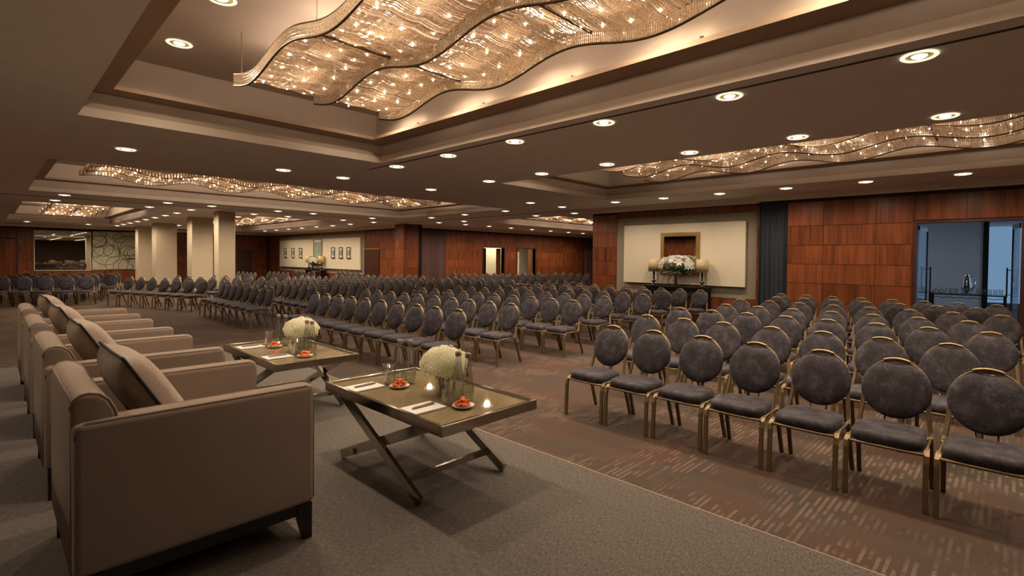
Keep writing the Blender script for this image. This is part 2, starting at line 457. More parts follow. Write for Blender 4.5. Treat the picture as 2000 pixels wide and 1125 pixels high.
# wall crown: light stepped moulding, profile (offset from wall, z)
CROWN = [(0, ZW), (0.09, ZW), (0.095, ZW+0.055), (0.13, ZW+0.062), (0.135, ZW+0.105), (0.25, ZW+0.118), (0.255, ZC), (0, ZC)]
def crown(idx, axis, wall, sign, a, b, lab):
    poly = [(wall + sign*p, z) for p, z in CROWN]
    o = MB().extrude(poly, 'y' if axis == 'x' else 'x', a, b).obj('trim_%d' % idx, 'paint_trim')
    struct(o, lab, 'trim')
crown(1, 'x', 13.23, -1, -6.0, 4.72, 'cream crown moulding above the wood panelled right wall')
crown(2, 'x', 13.56, -1, 4.72, 10.15, 'cream crown moulding above the lit cream panel recess')
crown(3, 'y', 21.65, -1, 14.75, 30.0, 'cream crown moulding above the far wall with two doorways')
crown(4, 'x', 14.25, -1, 22.7, 40.8, 'cream crown moulding above the wall with six small pictures')
crown(5, 'y', 40.9, -1, -5.0, 14.2, 'cream crown moulding above the far mural wall')

# ------------------------------------------------------------------ wood walls with separate panels
ZJ = [0.0, 0.30, 0.75, 1.2, 1.65, 2.1, 2.56, 3.13]
PANEL_CACHE = {}
def panel(parent, axis, c, a0, a1, z0, z1, side, mat='mahogany', th=0.018, g=0.005):
    """one veneer panel on the plane axis=c, spanning a0..a1 along the other axis; side = direction it faces"""
    wdt, hgt = round(a1-a0-2*g, 3), round(z1-z0-2*g, 3)
    key = (axis, wdt, hgt, mat)
    if key not in PANEL_CACHE:
        m = MB()
        if axis == 'x': m.box(-th/2, -wdt/2, -hgt/2, th/2, wdt/2, hgt/2)
        else: m.box(-wdt/2, -th/2, -hgt/2, wdt/2, th/2, hgt/2)
        PANEL_CACHE[key] = m.mesh('panel', mat)
    ce = (c+side*th/2, (a0+a1)/2, (z0+z1)/2) if axis == 'x' else ((a0+a1)/2, c+side*th/2, (z0+z1)/2)
    return mkobj('panel', PANEL_CACHE[key], parent, ce)
def panel_grid(parent, axis, c, cuts, side, zj=ZJ, skip=()):
    for i in range(len(cuts)-1):
        for j in range(len(zj)-1):
            a0, a1, z0, z1 = cuts[i], cuts[i+1], zj[j], zj[j+1]
            am, zm = (a0+a1)/2, (z0+z1)/2
            if any(s[0] < am < s[1] and s[2] < zm < s[3] for s in skip): continue
            panel(parent, axis, c, a0, a1, z0, z1, side)

# right wall: y -6..4.72 plane x=13.23 with glass door opening y -0.17..1.46, z<2.565
wr = MB().box(13.25, -6, 0, 13.45, -0.20, ZC).box(13.25, 1.48, 0, 13.45, 4.0, ZC).box(13.25, -0.20, 2.58, 13.45, 1.48, ZC).box(13.40, 4.0, 0, 13.5, 4.72, ZC)
wr = struct(wr.obj('wall_right', 'wood_gap'), 'mahogany panelled wall with glass doors and lit cream panel', 'wall')
panel_grid(wr, 'x', 13.25, [1.50, 2.16, 3.20, 3.98], -1, skip=())
panel_grid(wr, 'x', 13.25, [-0.2, 0.64, 1.50], -1, zj=[2.60, 3.13])
panel_grid(wr, 'x', 13.25, [-5.5, -4.2, -2.9, -1.6, -0.2], -1)
wq = MB().box(13.60, 4.72, 0, 13.75, 10.15, ZC)
wq = struct(wq.obj('wall_recess', 'wood_gap'), 'recessed wood wall section behind the cream panel', 'wall')
struct(MB().box(13.75, 10.05, 0, 30.2, 10.15, ZC).obj('wall_return', 'wood_gap'), 'wood wall turning the corner towards the side hall', 'wall')
panel_grid(wq, 'x', 13.60, [9.17, 10.13], -1)
panel_grid(wq, 'x', 13.60, [4.84, 6.28, 7.73, 9.17], -1, zj=[0.0, 0.30, 0.69])
panel_grid(wq, 'x', 13.60, [4.84, 7.0, 9.17], -1, zj=[3.0, 3.19])
panel_grid(wq, 'x', 13.60, [4.72, 4.84], -1)
MB().box(13.585, 4.84, 0.70, 13.60, 9.17, 3.0).obj('fabric_backing', 'wall_fabric', wq)
# cream display panel
pn = thing('display_panel', (13.50, 6.955, 1.89), 'large blank cream panel mounted on the wood wall behind the mirror', 'panel')
MB().box(-0.04, -1.875, -0.87, 0.05, 1.875, 0.87).obj('face', 'cream_panel', pn)
MB().box(0.05, -1.7, -0.75, 0.075, 1.7, 0.75).obj('batten', 'wood_dark', pn)

# other walls
wl = struct(MB().box(-5.2, -6, 0, -5.0, 41, ZC).obj('wall_left', 'wood_gap'), 'mahogany panelled wall on the left', 'wall')
panel_grid(wl, 'x', -5.0, [10.0+1.5*i for i in range(9)], 1)
wn = struct(MB().box(-5.2, -6.2, 0, 13.5, -6.0, ZC).obj('wall_near', 'wood_dark'), 'dark wood wall behind the stage', 'wall')
we = struct(MB().box(30.0, 10.1, 0, 30.2, 21.9, ZC).obj('wall_end', 'wood_dark'), 'dark wood end wall of the side hall', 'wall')
# far wall with two doorways (y = 21.67)
DOORS = [(18.84, 20.44), (21.52, 23.15)]
m = MB()
for a, b in ((14.6, 18.84), (20.44, 21.52), (23.15, 30.2)): m.box(a, 21.69, 0, b, 21.90, ZC)
for a, b in DOORS: m.box(a, 21.69, 2.31, b, 21.90, ZC)
wf = struct(m.obj('wall_far', 'wood_gap'), 'mahogany panelled far wall with two pale lit doorways', 'wall')
panel_grid(wf, 'y', 21.69, [16.25, 17.55, 18.78], -1)
panel_grid(wf, 'y', 21.69, [20.50, 21.46], -1)
panel_grid(wf, 'y', 21.69, [23.21, 24.5, 25.8, 27.1, 28.0], -1)
panel_grid(wf, 'y', 21.69, [18.78, 20.50], -1, zj=[2.36, 2.75, 3.13])
panel_grid(wf, 'y', 21.69, [21.46, 23.21], -1, zj=[2.36, 2.75, 3.13])
# corridor behind the doorways
co = MB().box(17, 23.8, 0, 26, 23.9, 2.8).box(17, 21.9, 2.8, 26, 23.9, 2.9).box(16.9, 21.9, 0, 17, 23.9, 2.8).box(26, 21.9, 0, 26.1, 23.9, 2.8)
struct(co.obj('wall_corridor', 'corridor_wall'), 'pale yellow corridor wall seen through the doorways', 'wall')
for i, (a, b) in enumerate(DOORS):
    d = MB().box(a-0.06, 21.64, 0, a, 21.92, 2.37).box(b, 21.64, 0, b+0.06, 21.92, 2.37).box(a, 21.64, 2.31, b, 21.92, 2.37).obj('door_%d' % (i+1), 'wood_dark')
    struct(d, ['dark framed doorway nearer the purple curtain', 'dark framed doorway farther from the purple curtain'][i], 'door')
    MB().box(b-0.05, 21.95, 0.02, b, 22.30, 2.29).obj('door_leaf', 'mahogany', d)
    MB().box(a+0.05, 22.0, 0.02, a+0.5, 22.06, 2.29).obj('side_leaf', ['black_lacquer', 'corridor_wall'][i], d)
cl = bpy.data.lights.new('corridor_lamp', 'AREA'); cl.energy = 42; cl.size = 1.5; cl.color = (1, 0.85, 0.6)
clo = bpy.data.objects.new('corridor_lamp', cl); col.objects.link(clo); clo.location = (21.5, 22.9, 2.75)
# corner pier and picture wall (x = 14.3), back wall (y = 41)
pr = struct(MB().box(13.80, 21.72, 0, 14.62, 22.55, ZC).obj('wall_pier', 'wood_gap'), 'mahogany corner pier beside the purple curtain', 'wall')
panel_grid(pr, 'x', 13.80, [21.73, 22.55], -1, zj=ZJ[:-1]+[3.34])
panel_grid(pr, 'y', 21.72, [13.80, 14.60], -1, zj=ZJ[:-1]+[3.34])
wp = MB().box(14.3, 22.5, 0, 14.5, 41.2, ZC)
wp = struct(wp.obj('wall_pictures', 'wood_gap'), 'mahogany wall carrying a pale panel with small pictures', 'wall')
panel_grid(wp, 'x', 14.3, [22.56, 23.7, 24.85, 26.5], -1, skip=[(24.85, 26.5, 0, 2.1)])
panel_grid(wp, 'x', 14.3, [38.85, 39.7, 40.9], -1)
panel_grid(wp, 'x', 14.3, [26.5, 30.6, 34.7, 38.85], -1, zj=[3.02, 3.19])
panel_grid(wp, 'x', 14.3, [26.5, 30.6, 34.7, 38.85], -1, zj=[0.0, 0.30, 0.69])
MB().box(14.285, 26.55, 0.70, 14.30, 38.8, 3.02).obj('fabric_backing', 'wall_fabric', wp)
dd = struct(MB().box(14.26, 24.90, 0, 14.30, 26.42, 2.12).obj('door_3', 'wood_dark'), 'dark closed door beside the picture panel', 'door')
MB().box(14.24, 24.85, 2.12, 14.29, 26.48, 2.18).obj('door_head', 'gilt', dd)  # gilt colour stands in for the highlight along the door head
MB().box(14.23, 25.60, 1.0, 14.26, 25.63, 1.2).obj('handle', 'steel', dd)
bd = thing('display_panel', (14.185, 32.55, 1.89), 'long pale panel on far wall carrying six small framed pictures', 'panel')
MB().box(-0.04, -5.8, -0.92, 0.06, 5.8, 0.92).obj('face', 'cream_panel', bd)
MB().box(0.06, -5.6, -0.8, 0.085, 5.6, 0.8).obj('batten', 'wood_dark', bd)
wb = MB().box(-5.2, 41.0, 0, 14.5, 41.2, ZC)
wb = struct(wb.obj('wall_back', 'wood_gap'), 'far mahogany wall with mirror and ring mural', 'wall')
panel_grid(wb, 'y', 41.0, [-0.1, 0.45, 1.08], -1, zj=[2.56, 3.13])
panel_grid(wb, 'y', 41.0, [1.1, 1.74], -1)
panel_grid(wb, 'y', 41.0, [1.74, 3.3, 4.85, 6.4, 8.0, 9.5, 11.0, 12.2, 13.2, 14.2], -1, skip=[(1.74, 6.4, 0.7, 3.1)])
d4 = struct(MB().box(-1.2, 40.96, 0, 1.06, 41.0, 2.5).obj('door_4', 'wood_dark'), 'wide dark wooden door at the far left', 'door')
panel(d4, 'y', 40.96, -0.1, 1.02, 0.05, 2.46, -1)
for i, x in ((5, 12.25),):
    dq = struct(MB().box(x, 40.94, 0, x+0.95, 41.0, 2.15).obj('door_%d' % i, 'wood_dark'), 'dark door in the far corner behind the columns', 'door')

# mirror pane and ring mural on the back wall
mr = thing('wall_mirror', (2.98, 40.95, 1.87), 'big wall mirror on the far left wall reflecting the hall', 'mirror')
MB().box(-1.2, -0.01, -1.13, 1.2, 0.0, 1.13).obj('pane', 'mirror', mr)
MB().box(-1.24, 0.0, -1.17, 1.24, 0.03, 1.17).obj('frame', 'cream_panel', mr)
mu = thing('ring_mural', (5.32, 40.95, 1.92), 'olive mural of overlapping dark rings beside the far mirror', 'mural')
MB().box(-1.06, 0.0, -1.18, 1.06, 0.03, 1.18).obj('board', 'mural', mu)
rg = random.Random(3)
for k in range(20):
    cx_, cz_, r_ = rg.uniform(-1.0, 1.0), rg.uniform(-1.1, 1.1), rg.uniform(0.3, 0.75)
    pts = []
    for j in range(29):
        a = 2*PI*j/28
        pts.append((max(-1.05, min(1.05, cx_+r_*math.cos(a)*rg.choice([1, 1]))), -0.006, max(-1.17, min(1.17, cz_+r_*0.95*math.sin(a)))))
    MB().tube(pts, 0.017, 4).obj('ring', 'mural_line', mu)

# columns
def column(x0, y0, wd, lab):
    c = thing('column', (x0+wd/2, y0+wd/2, 0), lab, 'column', 'row of plaster columns')
    bmobj('shaft', rbox(-wd/2, -wd/2, 0.0, wd/2, wd/2, ZC, 0.02, 2), 'column_plaster', c, smooth=False)
    MB().box(-wd/2-0.012, -wd/2-0.012, 0.001, wd/2+0.012, wd/2+0.012, 0.14).obj('base', 'wood_dark', c)
column(5.81, 21.65, 0.57, 'square cream column nearest the stage, rightmost of the row')
column(5.95, 25.9, 0.80, 'square cream column, second of the row, half hidden by the nearest')
column(5.86, 32.4, 0.92, 'square cream column, third of the row, left of the dark gap')
column(5.92, 37.4, 0.86, 'square cream column farthest away, leftmost of the row')

# foyer behind the glass doors
fo = MB().box(18.5, 0.52, 0, 18.7, 6, 3.3).box(18.5, -5.8, 2.95, 18.7, 0.52, 3.3).box(13.76, 4.7, 0, 18.7, 4.8, 3.3)
struct(fo.obj('wall_foyer', 'grey_wall'), 'grey foyer wall seen through the glass doors', 'wall')
w1 = struct(MB().box(18.52, -5.9, 0.02, 18.54, 0.50, 2.93).obj('window_1', 'pane'), 'tall bright blue daylight window in the foyer, widened out of view', 'window')  # glazing extended out of view to let more daylight into the foyer
MB().box(18.44, 0.42, 0, 18.5, 0.54, 2.98).box(18.44, -5.9, 2.93, 18.5, 0.42, 2.98).box(18.44, -1.24, 0, 18.5, -1.18, 2.93).box(18.44, -2.9, 0, 18.5, -2.84, 2.93).box(18.44, -4.6, 0, 18.5, -4.54, 2.93).obj('window_frame', 'black_metal', w1)
dl = struct(MB().box(13.20, 1.44, 0, 13.47, 1.50, 2.58).box(13.20, -0.22, 0, 13.47, -0.16, 2.58).box(13.20, -0.16, 2.54, 13.47, 1.44, 2.58).obj('door_6', 'wood_dark'), 'open double glass doors to the foyer', 'door')
for s, hy, ey in ((1, 1.42, 1.345), (-1, -0.14, -0.045)):
    a = Vector((13.42, hy, 0)); b = Vector((14.12, ey, 0))
    lf = MB().bar((a.x, a.y, 1.27), (b.x, b.y, 1.27), 0.014, 2.48).obj('glass_leaf', 'pane', dl)
    MB().bar((b.x, b.y, 0.02), (b.x, b.y, 2.5), 0.03, 0.05, (1, 0, 0)).obj('stile', 'black_metal', dl)
    MB().bar((a.x, a.y, 2.45), (b.x, b.y, 2.45), 0.03, 0.10).bar((a.x, a.y, 0.08), (b.x, b.y, 0.08), 0.03, 0.14).obj('rail', 'steel', dl)
    hx, hy2 = b.x-0.07, b.y-s*0.075
    MB().tube([(hx, hy2, 1.03), (hx, hy2, 1.63)], 0.014, 10).tube([(hx, hy2, 1.08), (hx, b.y, 1.08)], 0.009, 6).tube([(hx, hy2, 1.58), (hx, b.y, 1.58)], 0.009, 6).obj('pull_handle', 'black_metal', dl)

cool = bpy.data.lights.new('foyer_fill', 'AREA'); cool.energy = 26; cool.size = 0.6; cool.color = (0.66, 0.80, 1.0)  # fill lamps added out of view to brighten the foyer
for x, y, wh in ((15.6, 2.9, 'left'), (15.6, -1.8, 'right')):
    q = thing('fill_lamp', (x, y, ZC), 'added square cool white fill lamp in the foyer %s of the glass doors' % wh, 'lamp', 'added foyer fill lamps')
    MB().box(-0.32, -0.32, -0.04, 0.32, 0.32, 0).obj('housing', 'steel', q)
    o = bpy.data.objects.new('lamp', cool); col.objects.link(o); o.parent = q; o.location = (0, 0, -0.05)
# curtains
def curtain(name, axis, c, a, b, z1, mat, lab, amp=0.05, per=0.115):
    n = int((b-a)/per*10); m = MB(); nz = 8; vs = []; fs = []
    for k in range(nz+1):
        z = 0.01 + (z1-0.01)*k/nz
        for i in range(n+1):
            s = a + (b-a)*i/n
            ph = 2*PI*(s-a)/per
            am = amp*(1.0-0.35*k/nz)*(0.75+0.25*math.sin(s*7.0))
            d = am*math.sin(ph) + 0.015*math.sin(ph*0.37+k*0.3)
            vs.append((c+d, s, z) if axis == 'x' else (s, c+d, z))
    for k in range(nz):
        for i in range(n): fs.append((k*(n+1)+i, k*(n+1)+i+1, (k+1)*(n+1)+i+1, (k+1)*(n+1)+i))
    m.add(vs, fs)
    o = thing(name, (0, 0, 0), lab, 'curtain')
    m.obj('drape', mat, o, smooth=True)
    h = MB()
    if axis == 'x': h.box(c-0.02, a-0.02, z1-0.03, c+0.02, b+0.02, z1)
    else: h.box(a-0.02, c-0.02, z1-0.03, b+0.02, c+0.02, z1)
    h.obj('track', 'black_metal', o)
curtain('curtain', 'x', 13.28, 4.02, 4.66, 3.18, 'curtain_blue', 'dark blue floor length curtain between cream panel and wood wall')
curtain('curtain', 'y', 21.60, 14.70, 16.18, 3.18, 'curtain_purple', 'plum purple curtain on the far wall beside the corner pier', per=0.16)
curtain('curtain', 'y', 21.60, 28.0, 29.6, 3.18, 'curtain_purple', 'plum purple curtain at the far end, right of both doorways', per=0.16)

# ------------------------------------------------------------------ downlights
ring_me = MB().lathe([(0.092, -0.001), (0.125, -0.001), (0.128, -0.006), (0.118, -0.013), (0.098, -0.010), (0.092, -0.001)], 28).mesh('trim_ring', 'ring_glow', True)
refl_me = MB().lathe([(0.052, 0.0), (0.094, -0.001)], 24).mesh('reflector', 'gilt', True)
lens_me = MB().lathe([(0.001, -0.018), (0.03, -0.016), (0.048, -0.008), (0.056, 0.0)], 24).mesh('lens', 'lens')
spot = bpy.data.lights.new('downlight_lamp', 'SPOT')
spot.energy = P_SPOT; spot.color = WARM; spot.spot_size = math.radians(160); spot.spot_blend = 0.75; spot.shadow_soft_size = 0.06
far_spot = spot.copy(); far_spot.energy = P_SPOT*1.6; far_spot.spot_size = math.radians(172); far_spot.spot_blend = 0.75
wall_spot = spot.copy(); wall_spot.energy = P_SPOT*1.0; wall_spot.spot_size = math.radians(160); wall_spot.spot_blend = 0.8
def downlight(x, y, z, lab, group, lamp=True):
    t = thing('downlight', (x, y, z), lab, 'downlight', group)
    mkobj('trim_ring', ring_me, t, (0, 0, -0.003)); mkobj('lens', lens_me, t, (0, 0, -0.005)); mkobj('reflector', refl_me, t, (0, 0, -0.005))
    if lamp:
        s = bpy.data.objects.new('lamp', far_spot if (y > 19 or x > 13.5) else wall_spot if x > 11.8 else spot); col.objects.link(s); s.parent = t; s.location = (0, 0, -0.03)
def dl_row(pts, where, order, group, z=ZC):
    for i, (x, y) in enumerate(pts):
        downlight(x, y, z, '%s round recessed downlight %s, %s' % (ORD[i], order, where), group)
k6 = [0.56+1.525*k for k in range(6)]
dl_row([(5.03, y) for y in k6], 'row right of the main chandelier', 'counting away', 'downlights right of the main chandelier')
dl_row([(7.26, y) for y in k6], 'row left of the right chandelier', 'counting away', 'downlights left of the right chandelier')
dl_row([(12.15, y+0.1) for y in k6], 'row along the right wood wall', 'counting away', 'downlights along the right wall')
dl_row([(5.03, -0.97), (5.03, -2.5), (7.26, -0.97), (7.26, -2.5), (12.15, -0.9)], 'behind the camera end', 'added out of view', 'downlights behind the camera')
dl_row([(1.47, 10.2), (3.84, 10.24), (5.03, 10.24), (7.26, 10.28), (10.82, 10.36), (12.27, 10.37)], 'cross row beyond the main chandelier', 'from left', 'downlights beyond the main chandelier')
dl_row([(1.45, 19.5), (3.86, 19.6), (5.07, 19.6), (7.19, 19.66), (8.47, 19.65), (11.02, 19.8)], 'cross row beyond the second chandelier', 'from left', 'downlights beyond the second chandelier')
dl_row([(12.15, 12.83), (12.23, 15.14), (12.35, 17.44)], 'row right of the second chandelier', 'counting away', 'downlights right of the second chandelier')
dl_row([(1.4, 21.7), (3.78, 21.83), (5.0, 21.84), (7.12, 21.93), (8.45, 22.03), (10.8, 21.95), (12.35, 22.06)], 'cross row past the partition track', 'from left', 'downlights past the partition track')
dl_row([(5.02, 24.0+1.95*k) for k in range(8)], 'far room row left of the columns', 'counting away', 'far room downlights left of the columns')
dl_row([(7.17, 24.0), (7.17, 28.0), (7.17, 33.9)], 'far room row right of the columns', 'counting away', 'far room downlights right of the columns')
dl_row([(12.35, 24.35+1.94*k) for k in range(7)], 'far room row along the picture wall', 'counting away', 'far room downlights along the picture wall')
dl_row([(1.35, 37.5), (3.76, 37.6)], 'in front of the far mirror', 'from left', 'downlights in front of the far mirror')
dl_row([(14.3, 19.6), (15.84, 19.55), (17.38, 19.55), (18.99, 19.6), (20.67, 19.65), (22.3, 19.7), (24.0, 19.75), (25.5, 19.8)], 'row along the wall with two doorways', 'from left', 'downlights along the doorway wall')
dl_row([(14.2, 11.42), (14.15, 13.25), (14.4, 17.88)], 'row beyond the right wall end', 'counting away', 'downlights beyond the right wall end')
dl_row([(-1.6, 3.61+1.525*2*k) for k in range(0, 5)], 'row over the left edge of the stage', 'added out of view', 'added downlights left of the main chandelier')  # unseen row added to light the left wall and the stage
dl_row([(-3.9, 9.8+1.525*k) for k in range(6)], 'row along the left wood wall', 'added out of view', 'added downlights along the left wall')  # unseen row added to brighten the left wall for the mirror reflection
dl_row([(1.49, 3.95), (1.49, 2.45)], 'inside the main tray above the armchairs', 'counting nearer', 'downlights inside the main tray', z=ZC+0.75)
dl_row([(4.02, 6.95-1.5*k) for k in range(5)], 'inside the main tray right of the chandelier', 'counting nearer', 'downlights inside the main tray', z=ZC+0.75)  # hidden row added for more light on the stage
dl_row([(8.35, 6.95-1.5*k) for k in range(5)], 'inside the right tray left of its chandelier', 'counting nearer', 'added downlights inside the right tray', z=ZC+0.75)  # matching hidden row, added for more downward light
dl_row([(1.49, 5.45), (1.48, 6.95)], 'inside the main tray left of the chandelier', 'counting away', 'downlights inside the main tray', z=ZC+0.75)

# ------------------------------------------------------------------ wavy crystal chandeliers
PER, AMP, SKH = 1.85, 0.07, 0.125
bulb_me = MB().lathe([(0.001, -0.019), (0.007, -0.015), (0.0095, -0.006), (0.008, 0.004), (0.004, 0.012), (0.001, 0.013)], 8).mesh('bulb', 'bulb', True)
bulb_far = MB().lathe([(0.001, -0.030), (0.013, -0.024), (0.018, -0.010), (0.013, 0.008), (0.001, 0.018)], 6).mesh('bulb', 'bulb', True)
def zb(s): return 3.57 + AMP*math.cos(2*PI*(s-4.9)/PER)      # lower edge of the skirts, s measured as on the main one
def chandelier(xc, s1, npr, along, lab, fine, bulbs_per, lamps, place):
    """built with its length along +s; local x across. place(x, s) -> world"""
    t = thing('chandelier', (0, 0, 0), lab, 'chandelier', 'wavy crystal chandeliers')
    Lg = PER*npr; sA = 6.36-Lg; sB = 6.36
    wd = 0.887
    def W(x, s, z):
        p = place(x, s-6.36); return (p[0], p[1], z)
    step = 0.024 if fine else 0.055
    segs = 30 if fine else 8
    for side in (0, 1):                                         # two sheets of strands
        x0 = -wd + side*wd; m = MB()
        s = sA+step/2
        while s < sB:
            zt = zb(s)+SKH-0.012
            pts = []; rs = []
            dz = random.uniform(-0.006, 0.006)
            for i in range(segs+1):
                u = i/segs
                sag = 0.018*(1-(2*((u*3) % 1)-1)**2)
                pts.append(W(x0+0.012+(wd-0.024)*u, s+0.004*math.sin(u*9+s*40), zt-sag+dz))
                rs.append((0.0098 if i % 2 else 0.0062) if fine else 0.020)
            m.tube(pts, rs, 4, cap=False)
            s += step*random.uniform(0.94, 1.06)*(1.55 if random.random() < 0.13 else 1.0)
        o = m.obj('crystal_strands', 'crystal', t); o['kind'] = 'stuff'
    for x in (-wd, 0, wd):                                      # bead skirts hanging at the three edges
        m = MB(); s = sA; ds = 0.022 if fine else 0.06
        nseg = 8 if fine else 2
        while s <= sB:
            z0 = zb(s)
            m.tube([W(x, s, z0+SKH*i/nseg) for i in range(nseg+1)], [(0.0105 if i % 2 else 0.0075) if fine else 0.026 for i in range(nseg+1)], 4, cap=False, refup=(1, 0, 0))
            s += ds
        o = m.obj('bead_skirt', 'crystal', t); o['kind'] = 'stuff'
        n = 24*npr
        for dz, r in ((0.0, 0.011), (SKH, 0.009)):
            MB().tube([W(x, sA+Lg*i/n, zb(sA+Lg*i/n)+dz) for i in range(n+1)], r, 5).obj('edge_rail', 'rib_dark', t)
    k = 0
    for i in range(npr+1):                                      # cross ribs at module joints
        s = 4.6-PER*i
        if sA < s < sB:
            MB().bar(W(-wd, s, zb(s)+SKH-0.025), W(wd, s, zb(s)+SKH-0.025), 0.02, 0.03).obj('cross_rib', 'rib_dark', t)
    for i in range(npr+1):
        s = sB-0.25-PER*0.5*i*2
        for x in (-wd, wd):
            if s > sA: MB().tube([W(x, s, zb(s)+SKH), W(x, s, ZC+0.75)], 0.004, 5).obj('suspension_rod', 'rod', t)
    nb = int(bulbs_per*npr)
    for i in range(nb):
        for j, x in enumerate((-0.70, -0.42, -0.17, 0.17, 0.42, 0.70)):
            s = sB-0.12-(Lg-0.2)*(i+0.5*(j % 2))/nb
            o = mkobj('bulb', bulb_me if fine else bulb_far, t, W(x+random.uniform(-.03, .03), s+random.uniform(-.05, .05), zb(s)+SKH-0.032))
    lt = bpy.data.lights.new('chandelier_lamp', 'POINT'); lt.energy = P_CHAND*11/lamps*npr/5*(1.0 if fine else 2.2); lt.color = (1.0, 0.82, 0.64); lt.shadow_soft_size = 0.05
    for i in range(lamps):
        for x in (-0.44, 0.44):
            s = sB-Lg*(i+0.5)/lamps
            o = bpy.data.objects.new('lamp', lt); col.objects.link(o); o.parent = t; o.location = W(x, s, zb(s)+SKH+(0.075 if fine else 0.11))
    return t
def along_y(xc, yend): return lambda x, d: (xc+x, yend+d)
def along_x(yc, xend): return lambda x, d: (xend+d, yc-x)
chandelier(0, 0, 5, 'y', 'largest wavy crystal chandelier hanging over the stage', True, 7.0, 17, along_y(2.748, 6.36))
chandelier(0, 0, 5, 'y', 'wavy crystal chandelier over the right block of chairs', True, 4.4, 13, along_y(9.61, 6.36))
chandelier(0, 0, 5, 'x', 'wavy crystal chandelier running across beyond the stage', False, 3.4, 10, along_x(15.55, 10.75))
chandelier(0, 0, 4, 'y', 'small wavy crystal chandelier at far left in front of mirror', False, 2.5, 5, along_y(2.55, 34.2))
chandelier(0, 0, 5, 'y', 'distant wavy crystal chandelier right of the columns', False, 2.2, 5, along_y(9.65, 35.2))
chandelier(0, 0, 5, 'x', 'distant wavy crystal chandelier in front of the two doorways', False, 2.2, 5, along_x(15.4, 25.6))
# cove uplights on the right ledge of the main tray
cove = bpy.data.lights.new('cove_lamp', 'POINT'); cove.energy = P_COVE; cove.color = (1, 0.75, 0.45); cove.shadow_soft_size = 0.06
can_me = MB().lathe([(0.022, 0), (0.022, 0.03), (0.015, 0.034)], 10).mesh('cup', 'steel')
def cove_row(x, ys, where):
    for i, y in enumerate(ys):
        t = thing('cove_light', (x, y, ZC+0.363), '%s small cove uplight counting away, %s' % (ORD[i], where), 'cove light', 'cove lights')
        mkobj('cup', can_me, t)
        o = bpy.data.objects.new('lamp', cove); col.objects.link(o); o.parent = t; o.location = (0, 0, 0.05)
cove_row(4.425, [0.6+1.5*k for k in range(5)], 'hidden on the main tray ledge')
cove_row(11.36, [0.6+1.5*k for k in range(5)], 'hidden on the right tray ledge')

